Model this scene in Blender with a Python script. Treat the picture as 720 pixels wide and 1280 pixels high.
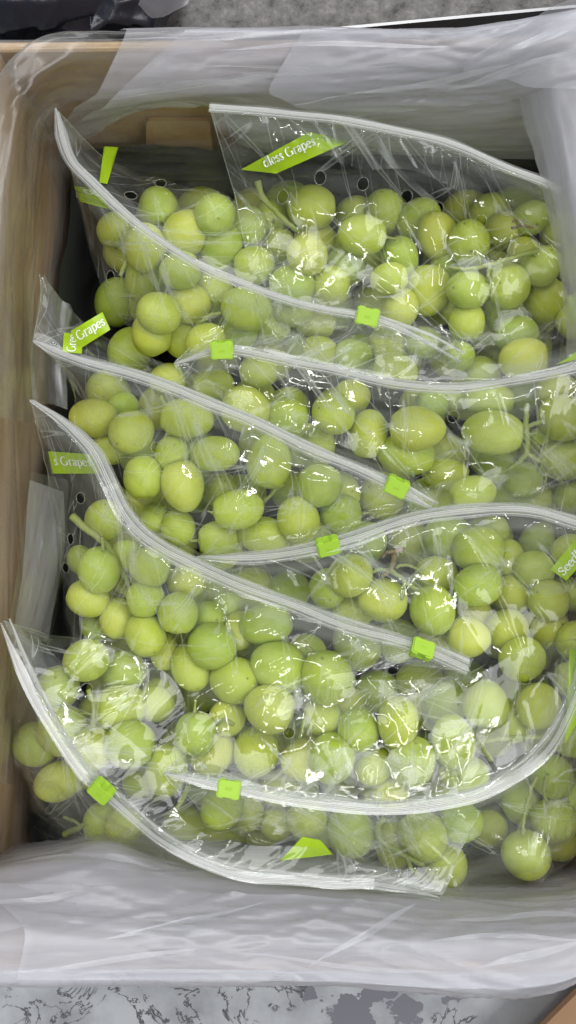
import bpy, bmesh, math, random
import numpy as np
from mathutils import Vector, Matrix

random.seed(7)
RNG = np.random.default_rng(11)
for o in list(bpy.data.objects):
    bpy.data.objects.remove(o)
S = bpy.context.scene
COL = S.collection

# ------------------------------------------------------------------ camera
CAM_Z = 0.575                       # phone held 41 cm above the rim of the box, looking straight down
FPX = 1024.0                        # focal length in photo pixels (720 x 1280)
cam = bpy.data.cameras.new('camera')
cam.sensor_fit = 'VERTICAL'
cam.sensor_height = 24.0
cam.lens = 24.0 * FPX / 1280.0
cam.clip_start = 0.01
cam.clip_end = 50
cam_o = bpy.data.objects.new('camera', cam)
COL.objects.link(cam_o)
cam_o.location = (0, 0, CAM_Z)
S.camera = cam_o

# ------------------------------------------------------------------ light
world = bpy.data.worlds.new('World')
S.world = world
world.use_nodes = True
bg = world.node_tree.nodes['Background']
bg.inputs[0].default_value = (0.92, 0.96, 1.0, 1)
bg.inputs[1].default_value = 0.13


def lamp(name, loc, target, sx, sy, watts, col):
    l = bpy.data.lights.new(name, 'AREA')
    l.shape = 'RECTANGLE'
    l.size, l.size_y = sx, sy
    l.energy = watts
    l.color = col
    o = bpy.data.objects.new(name, l)
    COL.objects.link(o)
    o.location = loc
    o.rotation_euler = (Vector(target) - Vector(loc)).to_track_quat('-Z', 'Y').to_euler()
    return o


# added lamps: two broad panels for soft film reflections, thin tubes for sharp glints
lamp('soft_panel_light', (-0.25, 1.55, 2.2), (0, 0, 0), 2.6, 1.2, 50, (0.98, 0.985, 1.0))
lamp('soft_panel_light', (1.55, -0.35, 2.2), (0, 0, 0), 2.4, 1.2, 50, (0.98, 0.985, 1.0))
for x, y, w in ((-0.75, 0.35, 5.5), (0.45, -0.95, 5.5), (-0.5, -0.75, 5.5), (0.6, 0.7, 4.5), (-0.2, 0.75, 3.0)):
    lamp('glint_tube_light', (x, y, 2.3), (0, 0, 0), 0.6, 0.06, w, (1.0, 0.99, 0.97))

S.view_settings.view_transform = 'Standard'
S.view_settings.look = 'None'
S.view_settings.gamma = 1.0
S.view_settings.use_curve_mapping = False
S.view_settings.exposure = -0.18
S.render.engine = 'CYCLES'
S.cycles.use_denoising = True
S.cycles.adaptive_threshold = 0.035
S.cycles.max_bounces = 8
S.cycles.diffuse_bounces = 4
S.cycles.glossy_bounces = 4
S.cycles.transmission_bounces = 6
S.cycles.transparent_max_bounces = 40
S.cycles.caustics_reflective = False
S.cycles.caustics_refractive = False
S.cycles.sample_clamp_indirect = 4.0


# ------------------------------------------------------------------ helpers
def P(px, py, z):
    """photo pixel + real height above the table -> point in the box"""
    k = (CAM_Z - z) / FPX
    return np.array([(px - 360) * k, -(py - 640) * k, z])


def to_px(v):
    k = FPX / (CAM_Z - v[..., 2])
    return 360 + v[..., 0] * k, 640 - v[..., 1] * k


def empty(name, loc=(0, 0, 0)):
    o = bpy.data.objects.new(name, None)
    o.empty_display_size = 0.02
    COL.objects.link(o)
    o.location = loc
    return o


def tag(o, label, cat, group=None, kind=None):
    o['label'] = label
    o['category'] = cat
    if group:
        o['group'] = group
    if kind:
        o['kind'] = kind
    return o


def mesh_obj(name, verts, faces, mat, parent=None, smooth=True, uv=None):
    me = bpy.data.meshes.new(name)
    me.from_pydata([tuple(map(float, v)) for v in verts], [], [tuple(f) for f in faces])
    me.update()
    if uv is not None:
        li = np.zeros(len(me.loops), int)
        me.loops.foreach_get('vertex_index', li)
        me.uv_layers.new(name='UVMap').data.foreach_set('uv', np.asarray(uv, float)[li].ravel())
    if smooth:
        me.polygons.foreach_set('use_smooth', [True] * len(me.polygons))
    me.materials.append(mat)
    o = bpy.data.objects.new(name, me)
    COL.objects.link(o)
    if parent is not None:
        o.parent = parent
        o.matrix_parent_inverse = Matrix.Translation(-parent.location) if parent.parent is None else Matrix.Identity(4)
    return o


def bm_obj(name, bm, mat, parent=None, smooth=True):
    me = bpy.data.meshes.new(name)
    bm.to_mesh(me)
    bm.free()
    if smooth:
        me.polygons.foreach_set('use_smooth', [True] * len(me.polygons))
    me.materials.append(mat)
    o = bpy.data.objects.new(name, me)
    COL.objects.link(o)
    if parent is not None:
        o.parent = parent
        o.matrix_parent_inverse = Matrix.Translation(-parent.location) if parent.parent is None else Matrix.Identity(4)
    return o


def add_box(bm, lo, hi, bevel=0.0):
    r = bmesh.ops.create_cube(bm, size=1)
    c = [(a + b) / 2 for a, b in zip(lo, hi)]
    s = [b - a for a, b in zip(lo, hi)]
    for v in r['verts']:
        v.co = Vector((c[i] + v.co[i] * s[i] for i in range(3)))
    if bevel:
        es = {e for v in r['verts'] for e in v.link_edges}
        bmesh.ops.bevel(bm, geom=list(es), offset=bevel, segments=2, affect='EDGES', profile=0.6)


def resample(pts, n):
    """Catmull-Rom through pts, n samples evenly along its length"""
    p = np.array(pts, float)
    if len(p) == 2:
        t = np.linspace(0, 1, n)[:, None]
        return p[0] * (1 - t) + p[1] * t
    q = np.vstack([2 * p[0] - p[1], p, 2 * p[-1] - p[-2]])
    out = []
    for i in range(1, len(q) - 2):
        t = np.linspace(0, 1, 24, endpoint=False)[:, None]
        a, b, c, d = q[i - 1], q[i], q[i + 1], q[i + 2]
        out.append(0.5 * (2 * b + (c - a) * t + (2 * a - 5 * b + 4 * c - d) * t ** 2 + (3 * b - a - 3 * c + d) * t ** 3))
    out = np.vstack(out + [p[-1:]])
    s = np.concatenate([[0], np.cumsum(np.linalg.norm(np.diff(out, axis=0), axis=1))])
    t = np.linspace(0, s[-1], n)
    return np.stack([np.interp(t, s, out[:, k]) for k in range(out.shape[1])], 1)


def curve_px(pts, n):
    return resample([P(*p) for p in pts], n)


def tri_noise(x, y, seed):
    """continuous facets with sharp creases: heights on a lattice, flat triangles between"""
    h = np.random.default_rng(seed).uniform(-1, 1, (97, 97))
    i = np.floor(x).astype(int); j = np.floor(y).astype(int)
    fx, fy = x - i, y - j
    a, b = h[i % 97, j % 97], h[(i + 1) % 97, j % 97]
    c, d = h[i % 97, (j + 1) % 97], h[(i + 1) % 97, (j + 1) % 97]
    lo = a + fx * (b - a) + fy * (c - a)
    hi = d + (1 - fx) * (c - d) + (1 - fy) * (b - d)
    return np.where(fx + fy < 1, lo, hi)


def val_noise(x, y, seed):
    h = np.random.default_rng(seed).uniform(-1, 1, (97, 97))
    i = np.floor(x).astype(int); j = np.floor(y).astype(int)
    fx, fy = x - i, y - j
    fx, fy = fx * fx * (3 - 2 * fx), fy * fy * (3 - 2 * fy)
    a, b = h[i % 97, j % 97], h[(i + 1) % 97, j % 97]
    c, d = h[i % 97, (j + 1) % 97], h[(i + 1) % 97, (j + 1) % 97]
    return (a * (1 - fx) + b * fx) * (1 - fy) + (c * (1 - fx) + d * fx) * fy


def crumple(u, v, seed, su, sv, amp):
    """creased film: u, v in metres, su / sv facet size, warped so the lattice never shows"""
    wu = u + 0.4 * su * val_noise(u / su * 0.7, v / sv * 0.7, seed + 1)
    wv = v + 0.4 * sv * val_noise(u / su * 0.7 + 31, v / sv * 0.7 + 17, seed + 2)
    ca, sa = math.cos(seed * 1.3), math.sin(seed * 1.3)
    a, b = wu / su, wv / sv
    return amp * tri_noise(a + 0.35 * sa * b + 40, b + 0.35 * ca * a + 40, seed)


def loft(curves, nu, nv):
    """curves: list of (n,3) arrays with nu samples; smooth across"""
    C = np.stack(curves)                       # k, nu, 3
    if len(curves) == 2:
        t = np.linspace(0, 1, nv)[:, None, None]
        return C[0] * (1 - t) + C[1] * t
    seg = np.linalg.norm(np.diff(C, axis=0), axis=2).mean(1)
    s = np.concatenate([[0], np.cumsum(seg)])
    t = np.linspace(0, s[-1], nv)
    out = np.zeros((nv, nu, 3))
    for k in range(3):
        for i in range(nu):
            out[:, i, k] = np.interp(t, s, C[:, i, k])
    # round the fold lines between the curves
    for _ in range(6):
        out[1:-1] = 0.5 * out[1:-1] + 0.25 * (out[:-2] + out[2:])
    return out


def grid_normals(G):
    du = np.gradient(G, axis=1)
    dv = np.gradient(G, axis=0)
    n = np.cross(du, dv)
    n /= np.linalg.norm(n, axis=2, keepdims=True) + 1e-12
    return n


def grid_uv(G):
    """lengths along the sheet, in metres"""
    lu = np.concatenate([np.zeros((G.shape[0], 1)), np.cumsum(np.linalg.norm(np.diff(G, axis=1), axis=2), 1)], 1)
    lv = np.concatenate([np.zeros((1, G.shape[1])), np.cumsum(np.linalg.norm(np.diff(G, axis=0), axis=2), 0)], 0)
    return lu, lv


def grid_faces(nv, nu, drop=()):
    f = []
    for j in range(nv - 1):
        for i in range(nu - 1):
            if (j, i) in drop:
                continue
            a = j * nu + i
            f.append((a, a + 1, a + nu + 1, a + nu))
    return f


def tube_data(pts, radii, seg=8, cap=True):
    p = np.array(pts, float)
    n = len(p)
    r = np.interp(np.linspace(0, 1, n), np.linspace(0, 1, len(radii)), radii)
    t = np.gradient(p, axis=0)
    t /= np.linalg.norm(t, axis=1, keepdims=True) + 1e-12
    ref = np.array([0.13, 0.21, 1.0])
    verts, faces = [], []
    for i in range(n):
        a = np.cross(t[i], ref); a /= np.linalg.norm(a) + 1e-12
        b = np.cross(t[i], a)
        for k in range(seg):
            w = 2 * math.pi * k / seg
            verts.append(p[i] + r[i] * (math.cos(w) * a + math.sin(w) * b))
    for i in range(n - 1):
        for k in range(seg):
            a = i * seg + k; b = i * seg + (k + 1) % seg
            faces.append((a, b, b + seg, a + seg))
    if cap:
        faces.append(tuple(range(seg))[::-1])
        faces.append(tuple((n - 1) * seg + k for k in range(seg)))
    return verts, faces


# ------------------------------------------------------------------ materials
def new_mat(name):
    m = bpy.data.materials.new(name)
    m.use_nodes = True
    nt = m.node_tree
    nt.nodes.clear()
    out = nt.nodes.new('ShaderNodeOutputMaterial')
    return m, nt, out


def N(nt, kind, **kw):
    n = nt.nodes.new(kind)
    for k, v in kw.items():
        if hasattr(n, k):
            setattr(n, k, v)
        else:
            n.inputs[k.replace('_', ' ')].default_value = v
    return n


def ramp(nt, fac, stops):
    r = nt.nodes.new('ShaderNodeValToRGB')
    e = r.color_ramp.elements
    while len(e) < len(stops):
        e.new(0.5)
    for el, (p, c) in zip(e, stops):
        el.position = p
        el.color = (*c, 1) if len(c) == 3 else c
    nt.links.new(fac, r.inputs[0])
    return r


def film_mat(name, haze, gloss_rough, bump_amt, bump_scale, tint=(0.98, 0.988, 0.975), haze_col=(0.84, 0.88, 0.86),
             stretch=(1, 1, 1), gain=1.6, haze_var=0.5, translucent=0.45, oblique=0.7, streak=(14, 60, 1), coord='UV', contrast=0.2, crease=0.0, crease_bump=0.0, lip=0.0):
    """thin clear plastic: see-through, a Fresnel sheen and a little milky scatter; UV is in metres along the sheet"""
    m, nt, out = new_mat(name)
    L = nt.links.new
    tc = N(nt, 'ShaderNodeTexCoord')
    mp = N(nt, 'ShaderNodeMapping')
    mp.inputs['Scale'].default_value = stretch
    L(tc.outputs[coord], mp.inputs[0])
    nz = N(nt, 'ShaderNodeTexNoise', Scale=bump_scale, Detail=3.0, Roughness=0.55)
    L(mp.outputs[0], nz.inputs['Vector'])
    bp = N(nt, 'ShaderNodeBump', Strength=bump_amt, Distance=0.002)
    L(nz.outputs['Fac'], bp.inputs['Height'])
    line_sum = None
    if crease or crease_bump:
        hsum = None
        for rot, sx, sy, seed in ((0.1, 120, 7, 3.1), (0.75, 90, 6, 15.3), (-0.9, 100, 6, 21.9)):
            mq = N(nt, 'ShaderNodeMapping')
            mq.inputs['Rotation'].default_value = (0, 0, rot)
            mq2 = N(nt, 'ShaderNodeMapping')
            mq2.inputs['Scale'].default_value = (sx, sy, 1); mq2.inputs['Location'].default_value = (seed, seed * 1.7, seed)
            L(tc.outputs[coord], mq.inputs[0]); L(mq.outputs[0], mq2.inputs[0])
            nq = N(nt, 'ShaderNodeTexNoise', Scale=1.0, Detail=1.0, Roughness=0.5)
            L(mq2.outputs[0], nq.inputs['Vector'])
            if hsum is None:
                hsum = nq.outputs['Fac']
            else:
                aa = N(nt, 'ShaderNodeMath', operation='ADD'); L(hsum, aa.inputs[0]); L(nq.outputs['Fac'], aa.inputs[1]); hsum = aa.outputs[0]
            # thin stress-whitened fold lines, only here and there
            rl = ramp(nt, nq.outputs['Fac'], [(0.60, (0, 0, 0)), (0.612, (1, 1, 1)), (0.624, (0, 0, 0))])
            if line_sum is None:
                line_sum = rl.outputs[0]
            else:
                aa = N(nt, 'ShaderNodeMath', operation='MAXIMUM'); L(line_sum, aa.inputs[0]); L(rl.outputs[0], aa.inputs[1]); line_sum = aa.outputs[0]
        bp2 = N(nt, 'ShaderNodeBump', Strength=crease_bump, Distance=0.0012)
        L(hsum, bp2.inputs['Height']); L(bp.outputs[0], bp2.inputs['Normal'])
        bp = bp2
    tr = N(nt, 'ShaderNodeBsdfTransparent', Color=(*tint, 1))
    df = N(nt, 'ShaderNodeBsdfDiffuse', Color=(*haze_col, 1))
    tl = N(nt, 'ShaderNodeBsdfTranslucent', Color=(*haze_col, 1))
    L(bp.outputs[0], df.inputs['Normal'])
    sc = N(nt, 'ShaderNodeMixShader', Fac=translucent)
    L(df.outputs[0], sc.inputs[1]); L(tl.outputs[0], sc.inputs[2])
    mp2 = N(nt, 'ShaderNodeMapping')
    mp2.inputs['Scale'].default_value = streak
    L(tc.outputs[coord], mp2.inputs[0])
    big = N(nt, 'ShaderNodeTexNoise', Scale=1.0, Detail=5.0, Roughness=0.6)
    L(mp2.outputs[0], big.inputs['Vector'])
    hv = N(nt, 'ShaderNodeMapRange')
    hv.inputs['From Min'].default_value = 0.5 - contrast; hv.inputs['From Max'].default_value = 0.5 + contrast
    hv.inputs['To Min'].default_value = haze * (1 - haze_var); hv.inputs['To Max'].default_value = haze * (1 + haze_var)
    L(big.outputs['Fac'], hv.inputs[0])
    # an oblique look passes through more plastic: more scatter
    lw = N(nt, 'ShaderNodeLayerWeight', Blend=0.35)
    ob = N(nt, 'ShaderNodeMath', operation='MULTIPLY'); ob.inputs[1].default_value = haze * oblique
    L(lw.outputs['Facing'], ob.inputs[0])
    ad = N(nt, 'ShaderNodeMath', operation='ADD', use_clamp=True)
    L(hv.outputs[0], ad.inputs[0]); L(ob.outputs[0], ad.inputs[1])
    if lip:
        # the film is doubled next to the zip: milkier there (V = metres from the zip)
        sv_ = N(nt, 'ShaderNodeSeparateXYZ'); L(tc.outputs[coord], sv_.inputs[0])
        lr = N(nt, 'ShaderNodeMapRange'); lr.inputs['From Min'].default_value = 0.013; lr.inputs['From Max'].default_value = 0.010
        lr.inputs['To Min'].default_value = 0.0; lr.inputs['To Max'].default_value = lip
        L(sv_.outputs[1], lr.inputs[0])
        la = N(nt, 'ShaderNodeMath', operation='ADD', use_clamp=True); L(ad.outputs[0], la.inputs[0]); L(lr.outputs[0], la.inputs[1])
        ad = la
    if line_sum is not None:
        ml = N(nt, 'ShaderNodeMath', operation='MULTIPLY_ADD', use_clamp=True); ml.inputs[1].default_value = crease
        L(line_sum, ml.inputs[0]); L(ad.outputs[0], ml.inputs[2])
        ad = ml
    m1 = N(nt, 'ShaderNodeMixShader')
    L(ad.outputs[0], m1.inputs[0]); L(tr.outputs[0], m1.inputs[1]); L(sc.outputs[0], m1.inputs[2])
    gl = N(nt, 'ShaderNodeBsdfGlossy', Roughness=gloss_rough, Color=(1, 1, 1, 1))
    L(bp.outputs[0], gl.inputs['Normal'])
    gn = N(nt, 'ShaderNodeMath', operation='MULTIPLY', use_clamp=True); gn.inputs[1].default_value = gain
    lw2 = N(nt, 'ShaderNodeLayerWeight', Blend=0.5)
    L(bp.outputs[0], lw2.inputs['Normal'])
    pw = N(nt, 'ShaderNodeMath', operation='POWER'); pw.inputs[1].default_value = 4.0
    L(lw2.outputs['Facing'], pw.inputs[0])
    ma = N(nt, 'ShaderNodeMath', operation='MULTIPLY_ADD'); ma.inputs[1].default_value = 0.5; ma.inputs[2].default_value = 0.045
    L(pw.outputs[0], ma.inputs[0])
    L(ma.outputs[0], gn.inputs[0])
    m2 = N(nt, 'ShaderNodeMixShader')
    L(gn.outputs[0], m2.inputs[0]); L(m1.outputs[0], m2.inputs[1]); L(gl.outputs[0], m2.inputs[2])
    L(m2.outputs[0], out.inputs[0])
    return m


M_FILM = film_mat('clear_bag_film', 0.048, 0.055, 0.06, 60.0, lip=0.085, gain=0.9, haze_var=0.9, streak=(18, 70, 1), stretch=(1, 2, 1), contrast=0.11, crease=0.30, crease_bump=0.10)
M_HOLE = film_mat('punched_film_edge', 0.16, 0.15, 0.0, 50.0, coord='Object')
M_LINER = film_mat('milky_liner_film', 0.36, 0.32, 0.06, 40.0, haze_col=(0.80, 0.80, 0.885), gain=0.8, haze_var=0.5,
                   stretch=(0.4, 2.5, 1), streak=(5, 45, 1), translucent=0.4, oblique=0.5)
M_LINER_THIN = film_mat('thin_liner_film', 0.105, 0.22, 0.10, 40.0, haze_col=(0.84, 0.84, 0.86), gain=0.9, haze_var=0.95, contrast=0.1,
                        stretch=(0.4, 2.5, 1), streak=(6, 30, 1), translucent=0.4, oblique=0.3)


def principled(name, col, rough=0.5, spec=0.5, **kw):
    m, nt, out = new_mat(name)
    b = N(nt, 'ShaderNodeBsdfPrincipled')
    b.inputs['Base Color'].default_value = (*col, 1)
    b.inputs['Roughness'].default_value = rough
    b.inputs['Specular IOR Level'].default_value = spec
    for k, v in kw.items():
        b.inputs[k].default_value = v
    nt.links.new(b.outputs[0], out.inputs[0])
    return m, nt, b


# zip track: whitish ribbed plastic, half see-through
M_ZIP = film_mat('zip_rib_plastic', 0.50, 0.2, 0.0, 200.0, haze_col=(0.97, 0.97, 0.97), haze_var=0.08, gain=2.0, translucent=0.25, coord='Object')
M_FLANGE = film_mat('zip_flange_plastic', 0.12, 0.15, 0.0, 200.0, haze_col=(0.86, 0.88, 0.87), haze_var=0.3, gain=1.6, translucent=0.4, coord='Object', streak=(40, 40, 40))

M_SLIDER, nt, b = principled('lime_slider_plastic', (0.37, 0.60, 0.05), 0.42)
b.inputs['Subsurface Weight'].default_value = 0.25
b.inputs['Subsurface Radius'].default_value = (0.002, 0.002, 0.0005)
b.inputs['Subsurface Scale'].default_value = 1.0
M_SLOT, _, _ = principled('slider_slot', (0.32, 0.54, 0.03), 0.6)
M_BAND, nt, b = principled('green_printed_band', (0.34, 0.52, 0.014), 0.3)
M_PRINT, _, _ = principled('white_print', (0.8, 0.85, 0.72), 0.5)

# cardboard
M_CARD, nt, b = principled('brown_cardboard', (0.36, 0.25, 0.145), 0.85, 0.2)
tc = N(nt, 'ShaderNodeTexCoord')
n1 = N(nt, 'ShaderNodeTexNoise', Scale=14.0, Detail=5.0, Roughness=0.6)
n2 = N(nt, 'ShaderNodeTexNoise', Scale=600.0, Detail=2.0)
mp = N(nt, 'ShaderNodeMapping'); mp.inputs['Scale'].default_value = (1, 1, 0.2)
nt.links.new(tc.outputs['Object'], n1.inputs['Vector'])
nt.links.new(tc.outputs['Object'], mp.inputs[0]); nt.links.new(mp.outputs[0], n2.inputs['Vector'])
r = ramp(nt, n1.outputs['Fac'], [(0.3, (0.42, 0.265, 0.13)), (0.7, (0.53, 0.345, 0.18))])
mx = N(nt, 'ShaderNodeMix', data_type='RGBA', blend_type='MULTIPLY')
mx.inputs['Factor'].default_value = 0.15
nt.links.new(r.outputs[0], mx.inputs['A']); nt.links.new(n2.outputs['Color'], mx.inputs['B'])
nt.links.new(mx.outputs['Result'], b.inputs['Base Color'])
bp = N(nt, 'ShaderNodeBump', Strength=0.25, Distance=0.001)
nt.links.new(n2.outputs['Fac'], bp.inputs['Height']); nt.links.new(bp.outputs[0], b.inputs['Normal'])

# grapes
M_GRAPE, nt, b = principled('green_grape_skin', (0.3, 0.42, 0.06), 0.36, 0.45)
L = nt.links.new
oi = N(nt, 'ShaderNodeObjectInfo')
tc = N(nt, 'ShaderNodeTexCoord')
base = ramp(nt, oi.outputs['Random'], [(0.0, (0.36, 0.48, 0.050)), (0.35, (0.43, 0.53, 0.060)), (0.75, (0.495, 0.56, 0.068)), (1.0, (0.57, 0.60, 0.09))])
# every grape gets its own piece of the noise
off = N(nt, 'ShaderNodeVectorMath', operation='ADD')
cmb = N(nt, 'ShaderNodeMath', operation='MULTIPLY'); cmb.inputs[1].default_value = 40.0
L(oi.outputs['Random'], cmb.inputs[0])
L(tc.outputs['Object'], off.inputs[0]); L(cmb.outputs[0], off.inputs[1])
na = N(nt, 'ShaderNodeTexNoise', Scale=1.6, Detail=4.0, Roughness=0.6)
L(off.outputs[0], na.inputs['Vector'])
blo = ramp(nt, na.outputs['Fac'], [(0.38, (0, 0, 0)), (0.72, (1, 1, 1))])
mixb = N(nt, 'ShaderNodeMix', data_type='RGBA'); mixb.inputs['B'].default_value = (0.58, 0.63, 0.20, 1)
fb = N(nt, 'ShaderNodeMath', operation='MULTIPLY'); fb.inputs[1].default_value = 0.40
L(blo.outputs[0], fb.inputs[0]); L(fb.outputs[0], mixb.inputs['Factor']); L(base.outputs[0], mixb.inputs['A'])
# faint veins from pole to pole
mpv = N(nt, 'ShaderNodeMapping'); mpv.inputs['Scale'].default_value = (3.4, 3.4, 0.5)
L(off.outputs[0], mpv.inputs[0])
nv_ = N(nt, 'ShaderNodeTexNoise', Scale=2.2, Detail=2.0)
L(mpv.outputs[0], nv_.inputs['Vector'])
ve = ramp(nt, nv_.outputs['Fac'], [(0.46, (0, 0, 0)), (0.5, (1, 1, 1)), (0.54, (0, 0, 0))])
fv = N(nt, 'ShaderNodeMath', operation='MULTIPLY'); fv.inputs[1].default_value = 0.16
L(ve.outputs[0], fv.inputs[0])
mixv = N(nt, 'ShaderNodeMix', data_type='RGBA'); mixv.inputs['B'].default_value = (0.68, 0.72, 0.32, 1)
L(fv.outputs[0], mixv.inputs['Factor']); L(mixb.outputs['Result'], mixv.inputs['A'])
# lenticel specks and rare rub marks
vo = N(nt, 'ShaderNodeTexVoronoi', Scale=7.0)
L(off.outputs[0], vo.inputs['Vector'])
sp = ramp(nt, vo.outputs['Distance'], [(0.035, (1, 1, 1)), (0.07, (0, 0, 0))])
fs = N(nt, 'ShaderNodeMath', operation='MULTIPLY'); fs.inputs[1].default_value = 0.35
L(sp.outputs[0], fs.inputs[0])
mixs = N(nt, 'ShaderNodeMix', data_type='RGBA'); mixs.inputs['B'].default_value = (0.20, 0.17, 0.04, 1)
L(fs.outputs[0], mixs.inputs['Factor']); L(mixv.outputs['Result'], mixs.inputs['A'])
nr = N(nt, 'ShaderNodeTexNoise', Scale=2.4, Detail=6.0, Roughness=0.7)
L(off.outputs[0], nr.inputs['Vector'])
ru = ramp(nt, nr.outputs['Fac'], [(0.68, (0, 0, 0)), (0.76, (1, 1, 1))])
fr_ = N(nt, 'ShaderNodeMath', operation='MULTIPLY'); fr_.inputs[1].default_value = 0.55
L(ru.outputs[0], fr_.inputs[0])
mixr = N(nt, 'ShaderNodeMix', data_type='RGBA'); mixr.inputs['B'].default_value = (0.30, 0.20, 0.07, 1)
L(fr_.outputs[0], mixr.inputs['Factor']); L(mixs.outputs['Result'], mixr.inputs['A'])
# the brown scar at the blossom end
sep = N(nt, 'ShaderNodeSeparateXYZ'); L(tc.outputs['Object'], sep.inputs[0])
sx2 = N(nt, 'ShaderNodeCombineXYZ'); L(sep.outputs[0], sx2.inputs[0]); L(sep.outputs[1], sx2.inputs[1])
ln = N(nt, 'ShaderNodeVectorMath', operation='LENGTH'); L(sx2.outputs[0], ln.inputs[0])
sc_ = ramp(nt, ln.outputs['Value'], [(0.03, (0.8, 0.8, 0.8)), (0.065, (0, 0, 0))])
mixe = N(nt, 'ShaderNodeMix', data_type='RGBA'); mixe.inputs['B'].default_value = (0.16, 0.12, 0.04, 1)
L(sc_.outputs[0], mixe.inputs['Factor']); L(mixr.outputs['Result'], mixe.inputs['A'])
L(mixe.outputs['Result'], b.inputs['Base Color'])
b.inputs['Subsurface Weight'].default_value = 0.9
b.inputs['Subsurface Radius'].default_value = (0.0075, 0.0085, 0.0022)
b.inputs['Subsurface Scale'].default_value = 1.0
rr = N(nt, 'ShaderNodeMapRange'); rr.inputs['To Min'].default_value = 0.32; rr.inputs['To Max'].default_value = 0.58
L(na.outputs['Fac'], rr.inputs[0]); L(rr.outputs[0], b.inputs['Roughness'])
bpg = N(nt, 'ShaderNodeBump', Strength=0.08, Distance=0.0008)
L(nr.outputs['Fac'], bpg.inputs['Height']); L(bpg.outputs[0], b.inputs['Normal'])


def stem_mat(name, c0, c1):
    m, nt, b = principled(name, c0, 0.6, 0.3)
    tc = N(nt, 'ShaderNodeTexCoord')
    n = N(nt, 'ShaderNodeTexNoise', Scale=160.0, Detail=4.0)
    nt.links.new(tc.outputs['Object'], n.inputs['Vector'])
    r = ramp(nt, n.outputs['Fac'], [(0.35, c0), (0.7, c1)])
    nt.links.new(r.outputs[0], b.inputs['Base Color'])
    bp = N(nt, 'ShaderNodeBump', Strength=0.3, Distance=0.001)
    nt.links.new(n.outputs['Fac'], bp.inputs['Height']); nt.links.new(bp.outputs[0], b.inputs['Normal'])
    return m


M_STEM = stem_mat('green_stem', (0.27, 0.35, 0.07), (0.34, 0.36, 0.12))
M_STEM_BROWN = stem_mat('dry_brown_stem', (0.22, 0.12, 0.06), (0.30, 0.25, 0.10))

# chipped white paint on the table
M_TABLE, nt, b = principled('chipped_white_paint', (0.7, 0.72, 0.76), 0.5, 0.4)
L = nt.links.new
tc = N(nt, 'ShaderNodeTexCoord')
ns = N(nt, 'ShaderNodeTexNoise', Scale=18.0, Detail=6.0, Roughness=0.62)
L(tc.outputs['Object'], ns.inputs['Vector'])
paint = ramp(nt, ns.outputs['Fac'], [(0.3, (0.24, 0.25, 0.275)), (0.62, (0.44, 0.46, 0.485))])
# crack lines: contour lines of a rough noise, only in worn zones
nc = N(nt, 'ShaderNodeTexNoise', Scale=26.0, Detail=5.0, Roughness=0.6, Distortion=0.8)
L(tc.outputs['Object'], nc.inputs['Vector'])
ck = ramp(nt, nc.outputs['Fac'], [(0.468, (0, 0, 0)), (0.478, (1, 1, 1)), (0.49, (1, 1, 1)), (0.50, (0, 0, 0))])
wob = N(nt, 'ShaderNodeTexNoise', Scale=38.0, Detail=5.0, Roughness=0.6)
L(tc.outputs['Object'], wob.inputs['Vector'])
wsc = N(nt, 'ShaderNodeVectorMath', operation='MULTIPLY_ADD')
wsc.inputs[1].default_value = (0.05, 0.05, 0); wsc.inputs[2].default_value = (-0.025, -0.025, 0)
L(wob.outputs['Color'], wsc.inputs[0])
wpos = N(nt, 'ShaderNodeVectorMath', operation='ADD')
L(tc.outputs['Object'], wpos.inputs[0]); L(wsc.outputs[0], wpos.inputs[1])


def spots(centres, soft):
    """union of wobbly blobs (x, y, radius) where the paint has failed"""
    prev = None
    for x, y, r0 in centres:
        dn = N(nt, 'ShaderNodeVectorMath', operation='DISTANCE'); dn.inputs[1].default_value = (x, y, 0)
        L(wpos.outputs[0], dn.inputs[0])
        mr = N(nt, 'ShaderNodeMapRange')
        mr.inputs['From Min'].default_value = r0; mr.inputs['From Max'].default_value = r0 * (1 - soft)
        L(dn.outputs['Value'], mr.inputs[0])
        if prev is None:
            prev = mr.outputs[0]
        else:
            mm = N(nt, 'ShaderNodeMath', operation='MAXIMUM')
            L(prev, mm.inputs[0]); L(mr.outputs[0], mm.inputs[1]); prev = mm.outputs[0]
    return prev


zr_out = spots([(-0.165, -0.345, 0.034), (-0.10, -0.342, 0.032), (-0.055, -0.34, 0.04), (0.0, -0.335, 0.02), (0.12, -0.36, 0.02), (-0.05, -0.45, 0.08), (0.09, -0.46, 0.06), (-0.3, -0.2, 0.06), (0.3, -0.1, 0.07)], 0.3)
mk = N(nt, 'ShaderNodeMath', operation='MULTIPLY'); L(ck.outputs[0], mk.inputs[0]); L(zr_out, mk.inputs[1])
mc = N(nt, 'ShaderNodeMix', data_type='RGBA'); mc.inputs['B'].default_value = (0.085, 0.085, 0.095, 1)
L(mk.outputs[0], mc.inputs['Factor']); L(paint.outputs[0], mc.inputs['A'])
# flaked off patches show the grey primer
pr_out = spots([(0.043, -0.352, 0.017), (0.062, -0.338, 0.013), (0.083, -0.353, 0.011), (0.018, -0.338, 0.008), (0.113, -0.339, 0.005), (0.0, -0.42, 0.03), (0.24, -0.30, 0.03), (-0.26, -0.36, 0.03)], 0.06)
mpt = N(nt, 'ShaderNodeMix', data_type='RGBA'); mpt.inputs['B'].default_value = (0.17, 0.17, 0.20, 1)
L(pr_out, mpt.inputs['Factor']); L(mc.outputs['Result'], mpt.inputs['A'])
L(mpt.outputs['Result'], b.inputs['Base Color'])
bt = N(nt, 'ShaderNodeBump', Strength=0.5, Distance=0.0006, invert=True)
L(pr_out, bt.inputs['Height']); L(bt.outputs[0], b.inputs['Normal'])

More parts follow.
